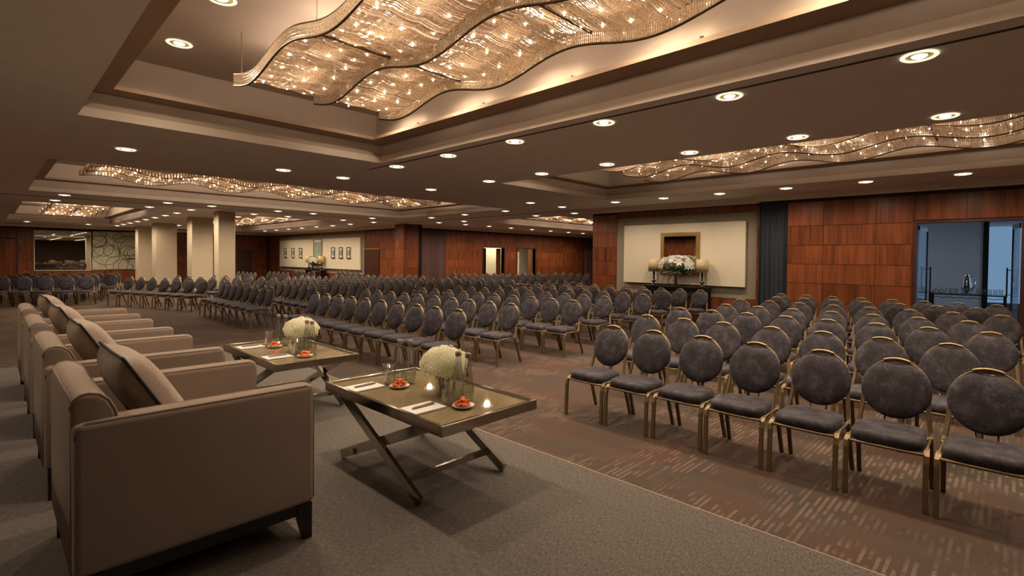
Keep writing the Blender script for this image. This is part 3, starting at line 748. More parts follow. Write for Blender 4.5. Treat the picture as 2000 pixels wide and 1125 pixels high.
# ------------------------------------------------------------------ banquet chairs
def back_x(z):                      # lean of the back
    return 0.405 + (z-0.42)*0.27
def build_chair():
    """local: front feet at x=0, faces -x"""
    t = thing('banquet_chair', (0, 0, 0), 'banquet chair', 'chair')
    # seat cushion: rounded trapezoid pad
    vs = []; fs = []
    out = []
    nfr = 28
    for i in range(nfr):
        a = 2*PI*i/nfr
        ca, sa = math.cos(a), math.sin(a)
        e = 0.42
        px = 0.208 + 0.213*abs(ca)**e*(1 if ca > 0 else -1)
        hw = 0.228-0.02*(px/0.42)
        py = hw*abs(sa)**e*(1 if sa > 0 else -1)
        out.append((px, py))
    lay = [(0.94, 0.405), (1.0, 0.415), (1.015, 0.448), (0.985, 0.474), (0.88, 0.487), (0.6, 0.494), (0.25, 0.496)]
    for sc_, z in lay:
        for px, py in out: vs.append((0.208+(px-0.208)*sc_, py*sc_, z))
    for k in range(len(lay)-1):
        for i in range(nfr): fs.append((k*nfr+i, k*nfr+(i+1) % nfr, (k+1)*nfr+(i+1) % nfr, (k+1)*nfr+i))
    fs.append(tuple(reversed(range(nfr)))); fs.append(tuple((len(lay)-1)*nfr+i for i in range(nfr)))
    MB().add(vs, fs).obj('seat', 'chair_fabric', t, smooth=True)
    # oval back cushion with a scooped top under the handle
    zc_, hw, hh, th = 0.722, 0.228, 0.214, 0.036
    n = 36
    def P(a, s, d):
        y = hw*s*math.sin(a); z = hh*s*math.cos(a)
        if abs(y) < 0.085 and z > 0: z -= 0.030*(1-(y/0.085)**2)*s**3
        zz = zc_+z
        return (back_x(zz)+d, y, zz)
    vs = []; fs = []
    lay = [(0.30, -th-0.006), (0.62, -th-0.003), (0.88, -th+0.006), (0.97, -th+0.018), (1.0, -0.004), (0.97, 0.012), (0.8, 0.018), (0.3, 0.018)]
    for s, d in lay:
        for i in range(n): vs.append(P(2*PI*i/n, s, d))
    for k in range(len(lay)-1):
        for i in range(n): fs.append((k*n+i, k*n+(i+1) % n, (k+1)*n+(i+1) % n, (k+1)*n+i))
    fs.append(tuple(range(n))); fs.append(tuple((len(lay)-1)*n+i for i in range(n)))
    MB().add(vs, fs).obj('backrest', 'chair_fabric', t, smooth=True)
    # back hoop: upright, round the oval, upright
    pts = [(0.36, -0.232, 0.412), (0.395, -0.23, 0.416), (back_x(0.45), -0.226, 0.45), (back_x(0.52), -0.217, 0.52), (back_x(0.62), -0.209, 0.62)]
    for i in range(1, 16):
        a = PI*i/16
        z = 0.705+0.232*math.sin(a)**0.9
        pts.append((back_x(z), -0.209*math.cos(a), z))
    pts += [(p[0], -p[1], p[2]) for p in reversed(pts[:5])]
    MB().tube([(p[0]+0.006, p[1], p[2]) for p in pts], 0.0125, 4, ry=0.020).obj('back_frame', 'gold_frame', t)
    # grab handle: flat band at the top
    hp = []
    for i in range(9):
        y = -0.088+0.176*i/8
        z = 0.934+0.018*(1-(y/0.088)**2)
        hp.append((back_x(z)-0.004, y, z))
    MB().tube(hp, 0.017, 6, ry=0.008, refup=(1, 0, 0)).obj('handle', 'gold_lit', t, smooth=True)
    for s in (-1, 1):
        y = 0.236*s
        MB().tube([(0.0, y, 0.0), (0.004, y, 0.20), (0.010, y, 0.345), (0.022, y, 0.385), (0.055, y*0.99, 0.408), (0.10, y*0.985, 0.413)], 0.0155, 4, ry=0.0235).obj('leg', 'gold_frame', t)
        MB().tube([(0.385, y*0.96, 0.412), (0.41, y*0.97, 0.37), (0.468, y*0.985, 0.2), (0.537, y, 0.0)], 0.0155, 4, ry=0.022).obj('leg', 'leg_dark', t)
    m = MB()
    for s in (-1, 1): m.tube([(0.09, 0.233*s, 0.413), (0.37, 0.230*s, 0.412)], 0.0125, 6, ry=0.009)
    m.tube([(0.012, -0.225, 0.398), (0.004, -0.15, 0.398), (0.0, 0, 0.398), (0.004, 0.15, 0.398), (0.012, 0.225, 0.398)], 0.011, 6)
    m.obj('seat_frame', 'gold_frame', t, smooth=True)
    # cross strut pair below the back
    m = MB()
    for s in (-1, 1): m.tube([(0.395, 0.06*s, 0.405), (back_x(0.52)+0.012, 0.06*s, 0.52)], 0.008, 5)
    m.obj('back_support', 'leg_dark', t, smooth=True)
    return t
proto = build_chair()
CHAIRS = []
def chair(x, y, face, lab, group):
    """x,y: mid point between the front feet; face: heading (radians) the chair looks at; proto looks at -x (pi)"""
    first = not CHAIRS
    o = proto if first else copy_tree(proto)
    o.location = (x, y, 0)
    o.rotation_euler = (0, 0, face-PI+random.uniform(-0.02, 0.02))
    tag(o, lab, 'chair', group)
    CHAIRS.append(o)
def rowname(r): return 'front' if r == 0 else ORD[r]
def block(rows, where, group, face=PI, order='from right'):
    for r, (x, ys) in enumerate(rows):
        for i, y in enumerate(ys):
            chair(x+random.uniform(-.015, .015), y+random.uniform(-.006, .006), face,
                  'grey oval-back banquet chair, %s %s in %s row of %s' % (ORD[i], order, rowname(r), where), group)
def seq(a, n, d=0.535): return [a+d*i for i in range(n)]
block([(4.28, seq(0.09, 7)), (5.56, seq(0.39, 7)), (6.93, seq(0.13, 8, .53)), (8.18, seq(0.36, 7, .54)), (9.55, seq(0.07, 8, .545)), (10.85, seq(0.38, 7, .54)), (12.05, seq(0.16, 8))],
      'right block', 'chairs of the right block')
block([(4.12, seq(5.90, 10, .532)), (5.40, seq(6.12, 10, .532)), (6.75, seq(5.86, 10, .53)), (8.05, seq(6.10, 10, .53)), (9.28, seq(5.92, 10, .53)), (10.75, seq(6.22, 9, .53)), (11.85, seq(5.79, 9, .56))],
      'centre block', 'chairs of the centre block')
block([(4.02, seq(12.80, 8, .53)), (5.32, seq(13.05, 7, .53)), (6.62, seq(12.80, 8, .53)), (7.95, seq(13.05, 7, .53)), (9.25, seq(12.80, 8, .53)), (10.6, seq(13.05, 7, .53)), (11.9, seq(12.8, 8, .53))],
      'left centre block', 'chairs of the left centre block')
# angled rows by the columns
for r, (n, off) in enumerate(((7, 0.0), (6, 1.25), (6, 2.5))):
    for i in range(n):
        u = (i+0.25*(r % 2))/6.0
        px, py = 4.02-1.28*u, 18.15+3.45*u
        nx, ny = 0.94, 0.34
        chair(px+nx*off, py+ny*off, math.atan2(-ny, -nx), 'grey oval-back banquet chair, %s from right in %s angled row near columns' % (ORD[i], rowname(r)), 'angled rows near the columns')
# far left rows facing the stage
for r in range(4):
    for i in range(5 if r == 0 else 6):
        u = i*0.53 + (0.2 if r % 2 else 0)
        px, py = 2.05-u*0.93, 22.35+u*0.36
        chair(px+0.36*1.28*r, py+0.93*1.28*r, math.atan2(-0.93, -0.36), 'grey oval-back banquet chair, %s from right in %s row before mirror' % (ORD[i], rowname(r)), 'rows in front of the far mirror')
block([(7.0, seq(18.0, 4, .53)), (8.0, seq(18.2, 6, .53)), (9.25, seq(17.9, 6, .53)), (10.5, seq(18.1, 5, .53)), (11.7, seq(17.9, 5, .53))],
      'block under the partition track', 'chairs under the partition track')
block([(7.5, seq(24.6, 5, .55)), (8.8, seq(24.4, 5, .55)), (10.1, seq(24.6, 5, .55)), (12.2, seq(24.2, 5, .55))], 'far room block', 'chairs in the far room')
block([(15.3, seq(16.6, 8, .55)), (17.0, seq(16.0, 8, .55)), (19.2, seq(16.6, 6, .55)), (21.0, seq(16.4, 5, .55))], 'block before two doorways', 'chairs before the two doorways')
print('chairs', len(CHAIRS))

# ------------------------------------------------------------------ stage armchairs
def build_armchair():
    """local: x 0 (back) .. 0.77 (front), y 0..0.79, z 0 on the stage"""
    t = thing('armchair', (0, 0, 0), 'armchair', 'armchair', 'beige armchairs in a row on the stage')
    for x0, sx in ((0.012, 1), (0.758, -1)):
        for y0, sy in ((0.004, 1), (0.786, -1)):
            m = MB(); a, b = 0.062, 0.034
            vs = []
            for z, wd in ((0.0, b), (0.15, a)):
                vs += [(x0, y0, z), (x0+sx*wd, y0, z), (x0+sx*wd, y0+sy*wd, z), (x0, y0+sy*wd, z)]
            m.add(vs, [(0, 1, 2, 3), (4, 5, 6, 7), (0, 1, 5, 4), (1, 2, 6, 5), (2, 3, 7, 6), (3, 0, 4, 7)])
            m.obj('leg', 'black_lacquer', t)
    MB().box(0.02, 0.012, 0.105, 0.75, 0.778, 0.152).obj('base_rail', 'black_lacquer', t)
    bmobj('seat_base', rbox(0.10, 0.09, 0.15, 0.755, 0.70, 0.33, 0.02), 'linen', t)
    bmobj('seat_cushion', rbox(0.145, 0.098, 0.325, 0.765, 0.692, 0.462, 0.04, 4), 'linen', t)
    for y0, y1 in ((0.0, 0.098), (0.692, 0.79)):
        a = bmobj('arm', rbox(0.0, y0, 0.148, 0.77, y1, 0.655, 0.024, 3), 'linen', t)
        for yy in (y0+0.012, y1-0.012):
            MB().tube([(0.008, yy, 0.60), (0.012, yy, 0.638), (0.035, yy, 0.650), (0.735, yy, 0.650), (0.758, yy, 0.638), (0.764, yy, 0.60), (0.764, yy, 0.17)], 0.0055, 6).obj('piping', 'linen_piping', a, smooth=True)
    prof = [(-0.004, 0.16), (-0.004, 0.70), (0.004, 0.728), (0.020, 0.742), (0.042, 0.746), (0.070, 0.738), (0.094, 0.716), (0.110, 0.68), (0.128, 0.58), (0.150, 0.16)]
    bm = bmesh.new()
    n = len(prof)
    va = [bm.verts.new((p[0], 0.028, p[1])) for p in prof]; vb = [bm.verts.new((p[0], 0.762, p[1])) for p in prof]
    fa = bm.faces.new(list(reversed(va))); fb = bm.faces.new(vb)
    for i in range(n): bm.faces.new((va[i], va[(i+1) % n], vb[(i+1) % n], vb[i]))
    bmesh.ops.recalc_face_normals(bm, faces=bm.faces)
    ed = [e for e in bm.edges if (e in fa.edges or e in fb.edges)]
    bmesh.ops.bevel(bm, geom=ed, offset=0.014, segments=3, affect='EDGES', profile=0.5)
    bk = bmobj('backrest', bm, 'linen', t)
    for yy in (0.036, 0.754):
        MB().tube([(p[0]*0.985+0.002, yy, p[1]*0.997) for p in prof[1:9]], 0.0055, 6).obj('piping', 'linen_piping', bk, smooth=True)
    MB().tube([(0.003, 0.04, 0.722), (0.003, 0.75, 0.722)], 0.005, 6).obj('piping', 'linen_piping', bk, smooth=True)
    return t
ac = build_armchair()
YA = [2.165, 3.385, 4.605, 5.84]
AL = ['beige linen armchair nearest the camera on the stage', 'beige linen armchair, second from the camera on the stage', 'beige linen armchair, third from the camera on the stage', 'beige linen armchair farthest from the camera on the stage']
for i, y in enumerate(YA):
    o = ac if i == 0 else copy_tree(ac)
    o.location = (0.175, y, 0.5); o['label'] = AL[i]
# pillows
def pillow_mesh(half):
    n = 22; S = 0.24; vs = []; fs = []
    for i in range(n+1):
        for j in range(n+1):
            u, v = -1+2*i/n, -1+2*j/n
            pin = 1-0.05*(1-abs(u)**2)*abs(v)**6-0.0
            th = 0.078*max(0, (1-u**4))**0.55*max(0, (1-v**4))**0.55
            vs.append((half*th, u*S*(1-0.06*(1-v*v)*(abs(u)**8)), v*S*(1-0.06*(1-u*u)*(abs(v)**8))))
    for i in range(n):
        for j in range(n): fs.append((i*(n+1)+j, i*(n+1)+j+1, (i+1)*(n+1)+j+1, (i+1)*(n+1)+j))
    return MB().add(vs, fs)
pf = pillow_mesh(1).mesh('front_cover', 'pillow_front', True)
pb = pillow_mesh(-1).mesh('back_cover', 'pillow_back', True)
def trim_pts():
    S = 0.24; pts = []
    for k in range(64):
        q = k/16; sgm = int(q); f = -1+2*(q-sgm)
        u, v = [(f, -1), (1, f), (-f, 1), (-1, -f)][sgm]
        pts.append((0, u*S*(1-0.06*(1-v*v)*(abs(u)**8)), v*S*(1-0.06*(1-u*u)*(abs(v)**8))))
    return pts
pt_ = MB().tube(trim_pts(), 0.007, 6, closed=True, refup=(1, 0, 0)).mesh('piping', 'pillow_trim', True)
for i, y in enumerate(YA):
    t = thing('throw_pillow', (0.175+0.262, y+0.38, 0.5+0.622), ['square beige pillow with dark piping on the nearest armchair', 'square beige pillow with dark piping on the second armchair', 'square beige pillow with dark piping on the third armchair', 'square beige pillow with dark piping on the farthest armchair'][i], 'pillow', 'pillows on the armchairs')
    mkobj('front_cover', pf, t); mkobj('back_cover', pb, t); mkobj('piping', pt_, t)
    t.rotation_euler = (random.uniform(-0.06, 0.06), math.radians(-30), random.uniform(-0.05, 0.05))

# ------------------------------------------------------------------ coffee tables and what stands on them
def build_table():
    """centre at origin, x +-0.31, y +-0.57, z 0..0.45"""
    t = thing('coffee_table', (0, 0, 0), 'coffee table', 'table', 'steel coffee tables on the stage')
    hx, hy = 0.31, 0.575
    for nm, b in (('frame_rail', (-hx, -hy, hx, -hy+0.022)), ('frame_rail', (-hx, hy-0.022, hx, hy)), ('frame_rail', (-hx, -hy+0.022, -hx+0.022, hy-0.022)), ('frame_rail', (hx-0.022, -hy+0.022, hx, hy-0.022))):
        bmobj(nm, rbox(b[0], b[1], 0.400, b[2], b[3], 0.452, 0.003, 1), 'steel_table', t, smooth=False)
    MB().box(-hx+0.022, -hy+0.022, 0.428, hx-0.022, hy-0.022, 0.440).obj('glass_top', 'bronze_glass', t)
    for x in (-0.265, 0.29):
        MB().bar((x, 0.47, 0.41), (x, -0.345, 0.024), 0.022, 0.05).obj('leg', 'steel_table', t)
        MB().bar((x+0.024, -0.42, 0.41), (x+0.024, 0.495, 0.024), 0.022, 0.05).obj('leg', 'steel_table', t)
    for y, z in ((-0.21, 0.085), (0.33, 0.085)):
        MB().bar((-0.265, y, z), (0.29, y, z), 0.02, 0.032).obj('stretcher', 'steel_table', t)
    return t
tb = build_table()
tb.location = (1.668, 2.405, 0.5); tb['label'] = 'polished steel coffee table with bronze glass top nearest the camera'
tb2 = copy_tree(tb); tb2.location = (1.640, 4.262, 0.5); tb2['label'] = 'polished steel coffee table with bronze glass top farther from camera'
ZT = 0.941
pad_me = MB().box(-0.093, -0.07, 0, 0.093, 0.07, 0.006).mesh('sheets', 'paper')
padb_me = MB().box(-0.094, -0.071, 0, 0.094, 0.071, 0.002).mesh('backing', 'pen_body')
pen_me = MB().tube([(-0.07, 0, 0.0), (-0.06, 0, 0.0), (0.055, 0, 0), (0.07, 0, 0)], [0.002, 0.0055, 0.0055, 0.004], 8).mesh('barrel', 'pen_body', True)
clip_me = MB().box(0.01, -0.001, 0.005, 0.06, 0.001, 0.008).mesh('clip', 'steel')
plate_me = MB().lathe([(0.001, 0.002), (0.03, 0.002), (0.034, 0.0), (0.04, 0.004), (0.056, 0.014), (0.057, 0.016), (0.038, 0.009), (0.001, 0.007)], 28).mesh('dish', 'white_ceramic', True)
def fruit_mesh(seed):
    rr = random.Random(seed); bm = bmesh.new()
    for k in range(34):
        a = rr.uniform(0, 2*PI); d = 0.036*math.sqrt(rr.random()); h = 0.012+0.036*(1-(d/0.04)**2)*rr.uniform(0.35, 1)
        mt = Matrix.Translation((d*math.cos(a), d*math.sin(a), h)) @ Matrix.Rotation(rr.uniform(0, 6), 4, 'Z') @ Matrix.Rotation(rr.uniform(-0.8, 0.8), 4, 'X') @ Matrix.Diagonal((0.016, 0.012, 0.006, 1))
        r = bmesh.ops.create_icosphere(bm, subdivisions=1, radius=1, matrix=mt)
        for v in r['verts']: v.co += Vector((rr.uniform(-1, 1), rr.uniform(-1, 1), rr.uniform(-1, 1)))*0.0025
    me = bpy.data.meshes.new('dried_fruit'); bm.to_mesh(me); bm.free(); me.materials.append(MATS['fruit'])
    return me
tumbler_me = MB().lathe([(0.001, 0.008), (0.030, 0.008), (0.0345, 0.125), (0.037, 0.125), (0.0335, 0.0), (0.001, 0.0)], 24).mesh('tumbler', 'glass', True)
tum_w_me = MB().lathe([(0.001, 0.0085), (0.0296, 0.0085), (0.0315, 0.055), (0.001, 0.055)], 20).mesh('water', 'water', True)
car_me = MB().lathe([(0.001, 0.006), (0.030, 0.006), (0.031, 0.06), (0.026, 0.12), (0.017, 0.185), (0.0125, 0.23), (0.0125, 0.25), (0.0145, 0.25), (0.0145, 0.23), (0.019, 0.185), (0.028, 0.12), (0.0335, 0.06), (0.0325, 0.0), (0.001, 0.0)], 24).mesh('bottle', 'glass', True)
car_w_me = MB().lathe([(0.001, 0.0065), (0.0296, 0.0065), (0.0306, 0.06), (0.0285, 0.09), (0.001, 0.09)], 20).mesh('water', 'water', True)
cap_me = MB().lathe([(0.0148, 0.236), (0.016, 0.238), (0.016, 0.258), (0.012, 0.262), (0.001, 0.262)], 16).mesh('cap', 'pen_body', True)
vase_me = MB().lathe([(0.001, 0.008), (0.042, 0.008), (0.047, 0.15), (0.050, 0.15), (0.046, 0.0), (0.001, 0.0)], 28).mesh('vessel', 'glass', True)
vase_w = MB().lathe([(0.001, 0.0085), (0.0416, 0.0085), (0.045, 0.10), (0.001, 0.10)], 24).mesh('water', 'water', True)
def hydrangea_mesh(seed, R=0.115, sq=0.72, z0=0.175):
    rr = random.Random(seed); m = MB(); n = 420
    for k in range(n):
        zz = 1-1.55*(k+0.5)/n; ph = k*2.399963; rad = math.sqrt(max(0, 1-zz*zz))
        az = math.atan2(math.sin(ph), math.cos(ph)); lump = 1.06+0.10*math.cos(az*5+1.0)*math.cos(zz*6)+rr.uniform(-0.06, 0.06)
        nrm = Vector((rad*math.cos(ph), rad*math.sin(ph), zz))
        c = Vector((nrm.x*R*lump, nrm.y*R*lump, z0+nrm.z*R*sq*lump))
        a = nrm.orthogonal().normalized(); b = nrm.cross(a)
        rot = rr.uniform(0, PI)
        s = rr.uniform(0.011, 0.0145)
        for q in range(4):
            an = rot+q*PI/2
            d = a*math.cos(an)+b*math.sin(an); e = nrm.cross(d)
            m.add([c-nrm*0.003, c+d*s*0.6+e*s*0.5+nrm*0.002, c+d*s*1.15+nrm*0.004, c+d*s*0.6-e*s*0.5+nrm*0.002], [(0, 1, 2, 3)])
    return m.mesh('florets', 'petal')
core_me = MB().lathe([(0.001, 0.175+0.115*0.72*0.94*math.cos(PI*k/12)) if k in (0,) else (0.115*0.94*math.sin(PI*k/12), 0.175+0.115*0.72*0.94*math.cos(PI*k/12)) for k in range(0, 10)], 20).mesh('blossom_core', 'petal', True)
stem_mb = MB()
for k in range(9):
    a = 2*PI*k/9
    stem_mb.tube([(0.02*math.cos(a), 0.02*math.sin(a), 0.012), (0.03*math.cos(a+0.5), 0.03*math.sin(a+0.5), 0.08), (0.036*math.cos(a+0.9), 0.036*math.sin(a+0.9), 0.16)], 0.0035, 5)
stems_me = stem_mb.mesh('stems', 'stem_green', True)
def dress(tname, off):
    ox, oy = off
    def at(x, y): return (x+ox, y+oy, ZT)
    for nm, x, y, rz in (('far end', 1.479, 2.735, 0.03), ('near end', 1.478, 2.147, 0.02)):
        p = thing('notepad', at(x, y), 'white notepad at the %s of the %s coffee table' % (nm, tname), 'notepad', 'notepads', rz)
        mkobj('backing', padb_me, p); mkobj('sheets', pad_me, p, (0, 0, 0.002))
        q = thing('pen', (x+ox+0.005, y+oy+0.005, ZT+0.0138), 'slim taupe pen on the notepad at %s of %s table' % (nm, tname), 'pen', 'pens', rz+0.05)
        mkobj('barrel', pen_me, q); mkobj('clip', clip_me, q)
    for i, (nm, x, y) in enumerate((('far end', 1.622, 2.595), ('near end', 1.632, 2.020))):
        p = thing('plate', at(x, y), 'small white dish holding orange dried fruit at %s of %s table' % (nm, tname), 'plate', 'small dishes')
        mkobj('dish', plate_me, p)
        f = mkobj('dried_fruit', fruit_mesh(int(oy*10)+i), None, (x+ox, y+oy, ZT+0.002))
        tag(f, 'orange dried fruit heaped on the dish at %s of %s table' % (nm, tname), 'dried fruit', 'orange dried fruit', 'stuff')
    for nm, x, y in (('far end', 1.614, 2.692), ('near end', 1.612, 2.118)):
        g = thing('water_glass', at(x, y), 'clear straight tumbler of water at %s of %s table' % (nm, tname), 'glass', 'water tumblers')
        mkobj('tumbler', tumbler_me, g); mkobj('water', tum_w_me, g, (0, 0, 0.0005))
    for nm, x, y in (('far end beside the tumbler', 1.690, 2.702), ('far end behind the dish', 1.722, 2.637), ('near end beside the vase', 1.700, 2.150), ('near end behind the dish', 1.708, 2.078)):
        g = thing('water_bottle', at(x, y), 'tall tapered clear water bottle, %s, %s table' % (nm, tname), 'bottle', 'tapered water bottles', random.uniform(0, 3))
        mkobj('bottle', car_me, g); mkobj('water', car_w_me, g, (0, 0, 0.0003)); mkobj('cap', cap_me, g)
    v = thing('flower_vase', at(1.712, 2.290), 'round cream hydrangea bouquet in glass vase on %s table' % tname, 'vase', 'hydrangea vases')
    mkobj('vessel', vase_me, v); mkobj('water', vase_w, v, (0, 0, 0.0004)); mkobj('stems', stems_me, v)
    b = mkobj('florets', hydrangea_mesh(int(oy*7)+2), v); b['kind'] = 'stuff'
    mkobj('blossom_core', core_me, v)
dress('near', (0, 0))
dress('far', (-0.015, 1.865))

# ------------------------------------------------------------------ console with lamps, mirror and lilies on the right wall
cs = thing('console_table', (13.20, 6.87, 0), 'long black console table under the gilt framed mirror', 'console')
MB().box(-0.2, -0.95, 0.93, 0.2, 0.95, 0.98).obj('top', 'black_lacquer', cs)
MB().box(-0.18, -0.92, 0.83, 0.18, 0.92, 0.93).obj('apron', 'black_lacquer', cs)
for x in (-0.16, 0.16):
    for y in (-0.88, 0.88): MB().box(x-0.03, y-0.03, 0, x+0.03, y+0.03, 0.83).obj('leg', 'black_lacquer', cs)
fm = thing('framed_mirror', (13.445, 6.94, 1.90), 'square mirror in wide gilt frame on the cream panel', 'mirror')
H = 0.605
for b in ((-H, -H, H, -H+0.11), (-H, H-0.11, H, H), (-H, -H+0.11, -H+0.11, H-0.11), (H-0.11, -H+0.11, H, H-0.11)):
    bmobj('frame_rail', rbox(-0.02, b[0], b[1], 0.012, b[2], b[3], 0.006, 2), 'gilt', fm, smooth=False)
MB().box(-0.004, -H+0.11, -H+0.11, 0.006, H-0.11, H-0.11).obj('glass', 'mirror', fm)
def table_lamp(x, y, z, k, lab, mat):
    t = thing('table_lamp', (x, y, z), lab, 'lamp')
    MB().lathe([(0.08*k, 0), (0.08*k, 0.02*k), (0.03*k, 0.04*k), (0.025*k, 0.09*k), (0.065*k, 0.11*k), (0.065*k, 0.135*k), (0.025*k, 0.155*k), (0.032*k, 0.40*k), (0.01*k, 0.42*k)], 14).obj('base', 'black_lacquer', t, smooth=True)
    MB().lathe([(0.165*k, 0.40*k), (0.165*k, 0.76*k), (0.160*k, 0.76*k), (0.160*k, 0.40*k), (0.165*k, 0.40*k)], 24).obj('shade', mat, t, smooth=True)
    MB().lathe([(0.001, 0.42*k), (0.03*k, 0.46*k), (0.03*k, 0.55*k), (0.001, 0.58*k)], 10).obj('bulb', 'white_ceramic', t, smooth=True)
table_lamp(13.20, 7.615, 0.98, 1.0, 'black table lamp with beige drum shade, left end of console', 'shade')
table_lamp(13.20, 6.135, 0.98, 1.0, 'black table lamp with beige drum shade, right end of console', 'shade')
def lily_vase(x, y, z, k, lab, seed, R=0.47):
    t = thing('lily_vase', (x, y, z), lab, 'vase')
    rr = random.Random(seed)
    MB().lathe([(0.001, 0.01*k), (0.075*k, 0.01*k), (0.06*k, 0.1*k), (0.055*k, 0.3*k), (0.085*k, 0.38*k), (0.09*k, 0.38*k), (0.06*k, 0.3*k), (0.066*k, 0.1*k), (0.082*k, 0.0), (0.001, 0.0)], 18).obj('vessel', 'glass', t, smooth=True)
    m = MB()
    for i in range(14):
        a = rr.uniform(0, 2*PI); d = rr.uniform(0.1, 0.3)*k
        m.tube([(0.03*k*math.cos(a), 0.03*k*math.sin(a), 0.02*k), (0.04*k*math.cos(a), 0.04*k*math.sin(a), 0.36*k), (d*math.cos(a)*0.5, d*math.sin(a), 0.62*k)], 0.008*k, 5)
    m.obj('stems', 'stem_green', t, smooth=True)
    m = MB()
    for i in range(70):
        a = rr.uniform(0, 2*PI); el = rr.uniform(-0.5, 0.4)
        d = Vector((math.cos(a)*0.55, math.sin(a), el)).normalized(); s = d.orthogonal().normalized(); ln = rr.uniform(0.2, 0.36)*k
        c = Vector((0, rr.uniform(-.18, .18)*k, 0.47*k)); w_ = 0.035*k
        m.add([c, c+d*ln*0.5+s*w_, c+d*ln, c+d*ln*0.5-s*w_], [(0, 1, 2, 3)])
    m.obj('leaves', 'leaf', t)
    for i in range(38):
        m = MB()
        a = 2*PI*i/38*7+rr.uniform(-0.3, 0.3); e = rr.uniform(0.0, 1.35)
        n_ = Vector((math.cos(a)*math.cos(e)*0.6, math.sin(a)*math.cos(e), math.sin(e)*0.75))
        c = Vector((n_.x*R*0.55*k, n_.y*R*k, 0.56*k+n_.z*0.34*k)); n_.normalize()
        u = n_.orthogonal().normalized(); v = n_.cross(u)
        for q in range(6):
            an = q*PI/3+rr.uniform(-0.15, 0.15); d = u*math.cos(an)+v*math.sin(an); sd = n_.cross(d)
            r_ = 0.135*k
            m.add([c, c+d*r_*0.5+sd*r_*0.26+n_*r_*0.35, c+d*r_*1.05+n_*r_*0.22, c+d*r_*0.5-sd*r_*0.26+n_*r_*0.35], [(0, 1, 2, 3)])
        m.obj('blossom', 'lily', t)
    return t
lily_vase(13.10, 6.86, 0.98, 1.0, 'big bouquet of white lilies in a vase on the black console', 5)
# far console with lamps, flowers, framed pictures
cs2 = thing('console_table', (13.95, 32.0, 0), 'distant dark console table in front of the long picture panel', 'console')
MB().box(-0.2, -1.2, 0.80, 0.2, 1.2, 0.86).obj('top', 'black_lacquer', cs2)
for y in (-1.1, 1.1): MB().box(-0.17, y-0.05, 0, 0.17, y+0.05, 0.80).obj('leg', 'black_lacquer', cs2)
table_lamp(13.95, 33.0, 0.86, 1.15, 'distant table lamp with yellow shade, left of the far flowers', 'shade_gold')
table_lamp(13.95, 31.2, 0.86, 1.15, 'distant table lamp with yellow shade, right of the far flowers', 'shade_gold')
lily_vase(13.86, 32.2, 0.86, 0.9, 'distant white bouquet on the far console under gilt picture', 9)
def picture(y, z, w_, h_, fmat, lab):
    t = thing('framed_picture', (14.11, y, z), lab, 'picture', 'pictures on the far panel')
    b = 0.05 if w_ < 1 else 0.12
    MB().box(-0.01, -w_/2, -h_/2, 0.028, w_/2, h_/2).obj('mount', 'mat_board', t)
    for q in ((-w_/2, -h_/2, w_/2, -h_/2+b), (-w_/2, h_/2-b, w_/2, h_/2), (-w_/2, -h_/2+b, -w_/2+b, h_/2-b), (w_/2-b, -h_/2+b, w_/2, h_/2-b)):
        MB().box(-0.03, q[0], q[1], -0.008, q[2], q[3]).obj('frame_rail', fmat, t)
    k = 0.30 if w_ < 1 else 0.44
    MB().box(-0.018, -w_*k, -h_*k*0.8, -0.009, w_*k, h_*k*0.8).obj('print', 'art_print', t)
PX = [37.2, 35.9, 34.65, 29.95, 28.95, 28.0]
for i, y in enumerate(PX):
    picture(y, 1.93, 0.46, 0.66, 'wood_dark', '%s small framed picture from left on the far pale panel' % ORD[i])
picture(32.05, 2.0, 1.25, 1.75, 'gilt', 'larger gilt framed picture centred on the far pale panel')

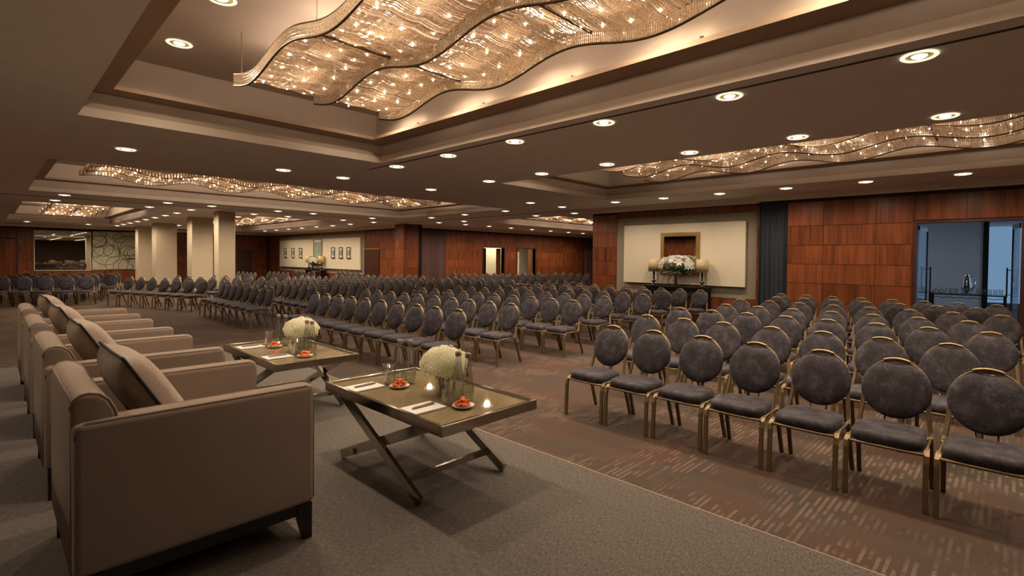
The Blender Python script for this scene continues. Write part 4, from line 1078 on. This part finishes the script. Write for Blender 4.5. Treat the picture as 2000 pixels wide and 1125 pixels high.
# ------------------------------------------------------------------ foyer drinks table
ft = thing('drinks_table', (17.0, 0.78, 0), 'black metal drinks table in the foyer behind the glass doors', 'table')
MB().box(-0.3, -0.74, 0.925, 0.3, 0.74, 0.945).obj('glass_top', 'pane', ft)
MB().box(-0.31, -0.75, 0.90, 0.31, -0.72, 0.945).box(-0.31, 0.72, 0.90, 0.31, 0.75, 0.945).box(-0.31, -0.72, 0.90, -0.28, 0.72, 0.925).box(0.28, -0.72, 0.90, 0.31, 0.72, 0.925).obj('rim', 'black_metal', ft)
for x in (-0.28, 0.28):
    for y in (-0.72, 0.72): MB().box(x-0.03, y-0.03, 0, x+0.03, y+0.03, 0.90).obj('leg', 'black_metal', ft)
for z in (0.84, 0.60):
    MB().tube([(-0.28, -0.70+1.4*i/40, z+0.012*math.sin(i*0.9)) for i in range(41)], 0.009, 5).obj('wavy_rail', 'black_metal', ft)
pt = thing('pitcher', (17.0, 0.79, 0.945), 'tall polished silver pitcher on the foyer drinks table', 'pitcher')
MB().lathe([(0.10, 0), (0.085, 0.03), (0.12, 0.10), (0.115, 0.22), (0.085, 0.36), (0.07, 0.44), (0.08, 0.46), (0.074, 0.46), (0.064, 0.44), (0.08, 0.36)], 24).obj('body', 'chrome', pt, smooth=True)
MB().tube([(0, -0.075, 0.42), (0, -0.13, 0.43), (0, -0.17, 0.34), (0, -0.16, 0.2), (0, -0.118, 0.12)], 0.012, 8).obj('handle', 'chrome', pt, smooth=True)
MB().lathe([(0.001, 0.50), (0.02, 0.49), (0.02, 0.47), (0.075, 0.458)], 16).obj('lid', 'chrome', pt, smooth=True)
gl_me = MB().lathe([(0.001, 0.006), (0.036, 0.006), (0.042, 0.12), (0.045, 0.12), (0.040, 0.0), (0.001, 0.0)], 14).mesh('tumbler', 'glass', True)
for i, y in enumerate([1.44, 1.33, 1.22, 1.10, 1.00, 0.56, 0.46, 0.35, 0.24, 0.14]):
    g = mkobj('drinking_glass', gl_me, None, (16.98+0.03*(i % 2), y, 0.945))
    tag(g, '%s clear drinking glass from left on the foyer drinks table' % ORD[i], 'glass', 'glasses on the foyer table')
